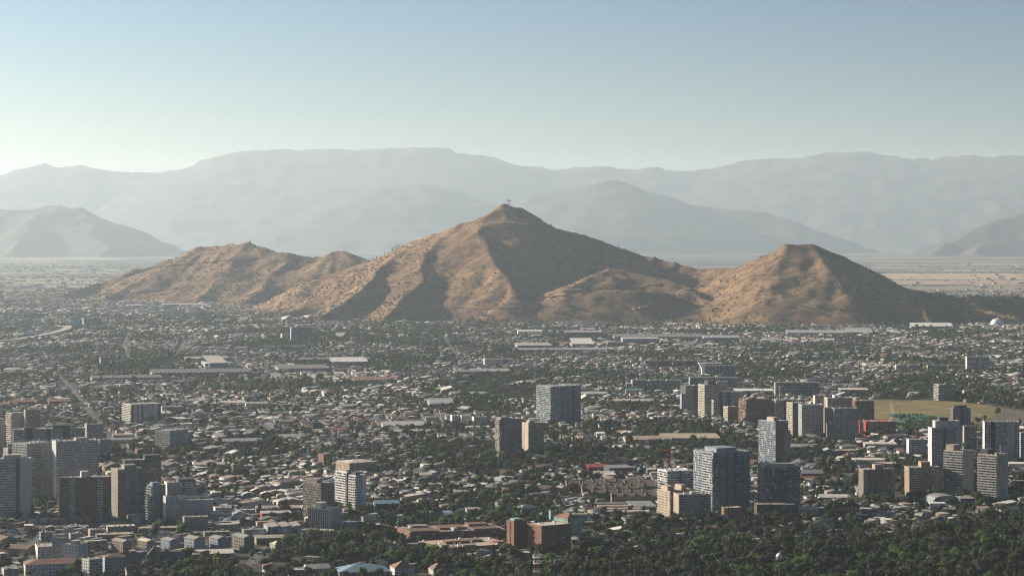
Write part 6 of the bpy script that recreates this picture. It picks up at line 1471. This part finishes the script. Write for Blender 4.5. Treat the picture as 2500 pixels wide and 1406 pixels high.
# trees standing on the skyline of the hills
for k, (a, b, h_, f, lb) in enumerate(((610, 599, 17, 0, 'lone round tree sticking up from the highest point of the low hill'), (557, 602, 11, 0, 'first tree of the dark clump beside the lone hilltop tree'), (563, 602, 13, 5, 'tallest tree of the dark clump beside the lone hilltop tree'), (568, 602, 11, 3, 'last tree of the dark clump beside the lone hilltop tree'),
        (938, 619, 13, 5, 'first slim tree going up the ridge line'), (947, 616, 10, 5, 'shorter slim tree just above the first on the ridge line'), (957, 611, 14, 5, 'tall slim tree halfway up the ridge line row'), (965, 607, 11, 6, 'third-from-top slim tree of the ridge line row'), (969, 605, 13, 5, 'slim tree next to the topmost of the ridge line row'), (974, 602, 12, 6, 'topmost slim tree of the ridge line row'),
        (910, 630, 9, 0, 'low bushy tree at the saddle between the two hills'), (920, 627, 10, 1, 'bushy tree just above the saddle between the hills'), (1508, 610, 8, 0, 'small round tree on the falling shaded ridge'), (1955, 608, 8, 0, 'low tree at the sunlit end of the flat hilltop'), (2000, 608, 8, 1, 'low tree at the shaded end of the flat hilltop'), (1935, 609, 7, 3, 'squat tree where the flat hilltop begins'))):
    h0 = None
    for dy_ in range(0, 30):
        h0 = hit(TH, a, b + dy_)
        if h0: break
    if not h0: continue
    root = thing('tree', lb, 'tree', (h0[0], h0[1] + 8, float(sample(TH, h0[0], h0[1] + 8)) - .5), k, 'trees on the hill skyline'); root.scale = (h_ * .8, h_ * .8, h_)
    link('trunk', TR[KINDS_[f][0]], root); link('crown', CR[f], root)
# nursery shrubs and dark hedge of the field are part of the masses; low far suburb beyond the hills
fr = np.random.default_rng(9); n_ = 3000
d = 8400 + (22000 - 8400) * fr.random(n_) ** 1.6; x = fr.uniform(-1, 1, n_) * .2175 * d
m = (sample(TH, x, d) < 1) & ~((x > 0) & (d > 10500) & (fr.random(n_) < .8)) & ~((x / d > gx(500, 1)) & (x / d < gx(1900, 1))) ; x, d = x[m], d[m]
w = fr.uniform(14, 50, len(x)); l = fr.uniform(12, 30, len(x)); hh = fr.uniform(4, 9, len(x)); a = fr.normal(.08, .15, len(x))
V, Q, Tt = house_arrays(x, d, a, w, l, hh, np.full(len(x), 0), np.full(len(x), .08), .3)
rc = .7 * pal_r[fr.choice(8, len(x), p=[.2, .1, .28, .08, .06, .12, .08, .08])]; wc = pal_w[fr.choice(8, len(x))]
qc = np.zeros((len(x), 6, 3)); qc[:, :4] = wc[:, None]; qc[:, 4:] = rc[:, None]; tc = np.repeat(wc[:, None], 2, 1)
me = npmesh('far_suburb_roofs', V, [Q.reshape(-1, 4), Tt[:, :2].reshape(-1, 3)], [M_HW, M_HR], mi=np.concatenate([np.tile([0, 0, 0, 0, 1, 1], len(x)), np.zeros(2 * len(x), int)]), colr=np.concatenate([qc.reshape(-1, 3), tc.reshape(-1, 3)]))
link('far_suburb_roofs', me)['kind'] = 'stuff'
n_ = 9000; d = 8300 + (24000 - 8300) * fr.random(n_) ** 1.5; x = fr.uniform(-1, 1, n_) * .2175 * d
m = (sample(TH, x, d) < 1) & (tr.random(n_) < np.clip(.45 + fbm(x / 900, d / 700, 3, 71), 0, 1)); x, d = x[m], d[m]
kp_ = (x < 0) | (fr.random(len(x)) < .35); x, d = x[kp_], d[kp_]; s_ = fr.uniform(7, 13, len(x)); scatter('far_suburb_trees', np.column_stack([x, d, np.zeros(len(x))]), fr.uniform(0, 6, len(x)), np.column_stack([s_ * 1.8, s_, s_]), fr.integers(0, 8, len(x)), TCF)
# dense scrubby trees along the low ridge at the frame edge
n_ = 1500; x = fr.uniform(gx(2260, 7850), gx(2560, 7900), n_); y = fr.uniform(7500, 8150, n_); z = sample(TH, x, y); m = z > 2; s_ = fr.uniform(6, 10, m.sum())
scatter('ridge_thicket', np.column_stack([x[m], y[m], z[m] - .5]), fr.uniform(0, 6, m.sum()), np.column_stack([s_ * 1.2, s_ * 1.2, s_]), fr.integers(0, 8, m.sum()), TCF)

# ------------------------------------------------------------------ cars
def car_parts(body):
    mb = MB(); mb.add([(-2.1, -.85, .35), (2.1, -.85, .35), (2.1, .85, .35), (-2.1, .85, .35), (-2.1, -.85, .85), (2.1, -.85, .8), (2.1, .85, .8), (-2.1, .85, .85), (-1.7, -.78, 1.0), (1.1, -.8, .95), (1.1, .8, .95), (-1.7, .78, 1.0)],
                      [(0, 1, 5, 4), (1, 2, 6, 5), (2, 3, 7, 6), (3, 0, 4, 7), (4, 5, 9, 8), (6, 7, 11, 10), (5, 6, 10, 9), (7, 4, 8, 11), (8, 9, 10, 11)])
    mb2 = MB(); mb2.add([(-1.6, -.74, .98), (.9, -.74, .94), (.9, .74, .94), (-1.6, .74, .98), (-1.2, -.6, 1.42), (.3, -.6, 1.42), (.3, .6, 1.42), (-1.2, .6, 1.42)], [(0, 1, 5, 4), (1, 2, 6, 5), (2, 3, 7, 6), (3, 0, 4, 7)])
    mb3 = MB(); mb3.add([(-1.22, -.62, 1.42), (.32, -.62, 1.42), (.32, .62, 1.42), (-1.22, .62, 1.42), (-1.1, -.55, 1.48), (.2, -.55, 1.48), (.2, .55, 1.48), (-1.1, .55, 1.48)], [(0, 1, 5, 4), (1, 2, 6, 5), (2, 3, 7, 6), (3, 0, 4, 7), (4, 5, 6, 7)])
    out = []
    for nm, b in (('body', mb), ('window_band', mb2), ('roof', mb3)):
        me = bpy.data.meshes.new(nm); me.from_pydata(b.v, [], b.f); out.append((nm, me))
    return out
CARM = [mat('car paint white', (.7, .7, .7), rough=.3, var=.02), mat('car paint silver', (.4, .41, .42), rough=.3, var=.02, metallic=.5), mat('car paint red', (.35, .03, .03), rough=.3, var=.02), mat('car paint grey', (.12, .12, .13), rough=.3, var=.02), mat('car paint blue', (.04, .08, .2), rough=.3, var=.02)]
CNM = ['white', 'silver', 'red', 'dark grey', 'blue']
cp = car_parts(0); wmb = MB(); wmb.lathe([(0, -.1), (.33, -.1), (.33, .1), (0, .1)], 10); wme = bpy.data.meshes.new('wheel'); wme.from_pydata(wmb.v, [], wmb.f); wme.materials.append(M_TYRE)
bodies = []
for k in range(5):
    ms = []
    for nm, me in cp:
        m2 = me.copy(); m2.name = nm; m2.materials.append(GL[0] if nm == 'window_band' else CARM[k]); ms.append((nm, m2))
    bodies.append(ms)
cr_ = random.Random(4); items = []
carspots = []
for (a, b, n2, da, db, an) in ((8, 1352, 9, 4.2, 3.0, .5), (2, 1385, 8, 4.5, 1.8, .4), (20, 1372, 6, 4.5, 1.6, .4), (1425, 1300, 9, 6.2, -.4, 1.3), (632, 1352, 6, 5.5, -2.6, .9), (895, 1283, 8, 6, 1.8, 1.2), (1418, 1322, 5, 9, -.3, 1.4), (600, 1290, 8, 7, 2.2, .7), (2080, 1245, 5, 8, 1.0, .6)):
    for k in range(n2): carspots.append((a + da * k, b + db * k + cr_.uniform(-.4, .4), an + cr_.uniform(-.05, .05)))
for rd in (ROADS[0], ROADS[3], ROADS[4], ROADS[5], ROADS[6], ROADS[7], ROADS[9]):
    for i in range(len(rd) - 1):
        for k in range(3):
            t_ = cr_.random(); a = rd[i][0] + (rd[i + 1][0] - rd[i][0]) * t_; b = rd[i][1] + (rd[i + 1][1] - rd[i][1]) * t_
            if b > 1402: continue
            p, q = G(*rd[i]), G(*rd[i + 1]); an = atan2(q[1] - p[1], q[0] - p[0]); x, y = G(a, b); sd = cr_.choice([-2.2, 2.2])
            pp = pix(x - sin(an) * sd, y + cos(an) * sd); carspots.append((pp[0], pp[1], an))
for (a, b, an) in carspots:
    x, y = G(a, b); k = cr_.choice([0, 0, 1, 1, 2, 3, 3, 4])
    root = thing('parked_car', '', 'car', (x, y, .03), an, 'cars parked among the near buildings')
    for nm, me in bodies[k]: link(nm, me, root)
    for sx in (-1.3, 1.3):
        for sy in (-.8, .8): o = link('wheel', wme, root, (sx, sy, .33)); o.rotation_euler = (pi / 2, 0, 0)
    items.append((root, x, y, CNM[k], 'car'))
relabel(items)

# street lamps along the near roads
items = []
def lamp_mesh():
    mb = MB(); mb.bar((0, 0, 0), (0, 0, 9), .14, n=6, w2=.09); mb.bar((0, 0, 8.9), (1.8, 0, 9.3), .07); a = bpy.data.meshes.new('pole'); a.from_pydata(mb.v, [], mb.f); a.materials.append(M_STEEL)
    mb = MB(); mb.box(1.4, 2.3, -.2, .2, 9.2, 9.4); b = bpy.data.meshes.new('lamp_head'); b.from_pydata(mb.v, [], mb.f); b.materials.append(M_WHITE); return a, b
lm_ = lamp_mesh()
for ri in (3, 4, 5, 6, 7):
    P = dens([G(a, b) for a, b in ROADS[ri]], 3)
    for i in range(1, len(P) - 1, 2):
        p, q = P[i], P[i + 1]; an = atan2(q[1] - p[1], q[0] - p[0]); x, y = p[0] - sin(an) * 8, p[1] + cos(an) * 8
        if y < 2036: continue
        root = thing('street_lamp', '', 'street lamp', (x, y, 0), an - pi / 2, 'street lamps along the near roads'); link('pole', lm_[0], root); link('lamp_head', lm_[1], root)
        items.append((root, x, y, 'slender grey', 'street lamp'))
relabel(items)

n_ = 170; x = fr.uniform(gx(2178, 3780), gx(2290, 3780), n_); y = fr.uniform(gd(1044), gd(1016), n_); m = inpoly(x, y, Pn); s_ = fr.uniform(2.5, 7, m.sum())
scatter('nursery_shrubs', np.column_stack([x[m], y[m], np.zeros(m.sum())]), fr.uniform(0, 6, m.sum()), np.column_stack([s_, s_, s_]), fr.integers(0, 8, m.sum()), TCF)
n_ = 260; t_ = fr.random(n_); x = gx(2310 + t_ * 230, 1) * gd(1000); P0 = [G(2430, 1048), G(2330, 1062), G(2520, 1075), G(2600, 1030), G(2520, 1036)]; q = np.column_stack([fr.uniform(min(p[0] for p in P0), max(p[0] for p in P0), n_), fr.uniform(min(p[1] for p in P0), max(p[1] for p in P0), n_)])
m = inpoly(q[:, 0], q[:, 1], P0); s_ = fr.uniform(6, 11, m.sum()); scatter('track_side_trees', np.column_stack([q[m], np.zeros(m.sum())]), fr.uniform(0, 6, m.sum()), np.column_stack([s_, s_, s_]), fr.integers(0, 12, m.sum()), TC)
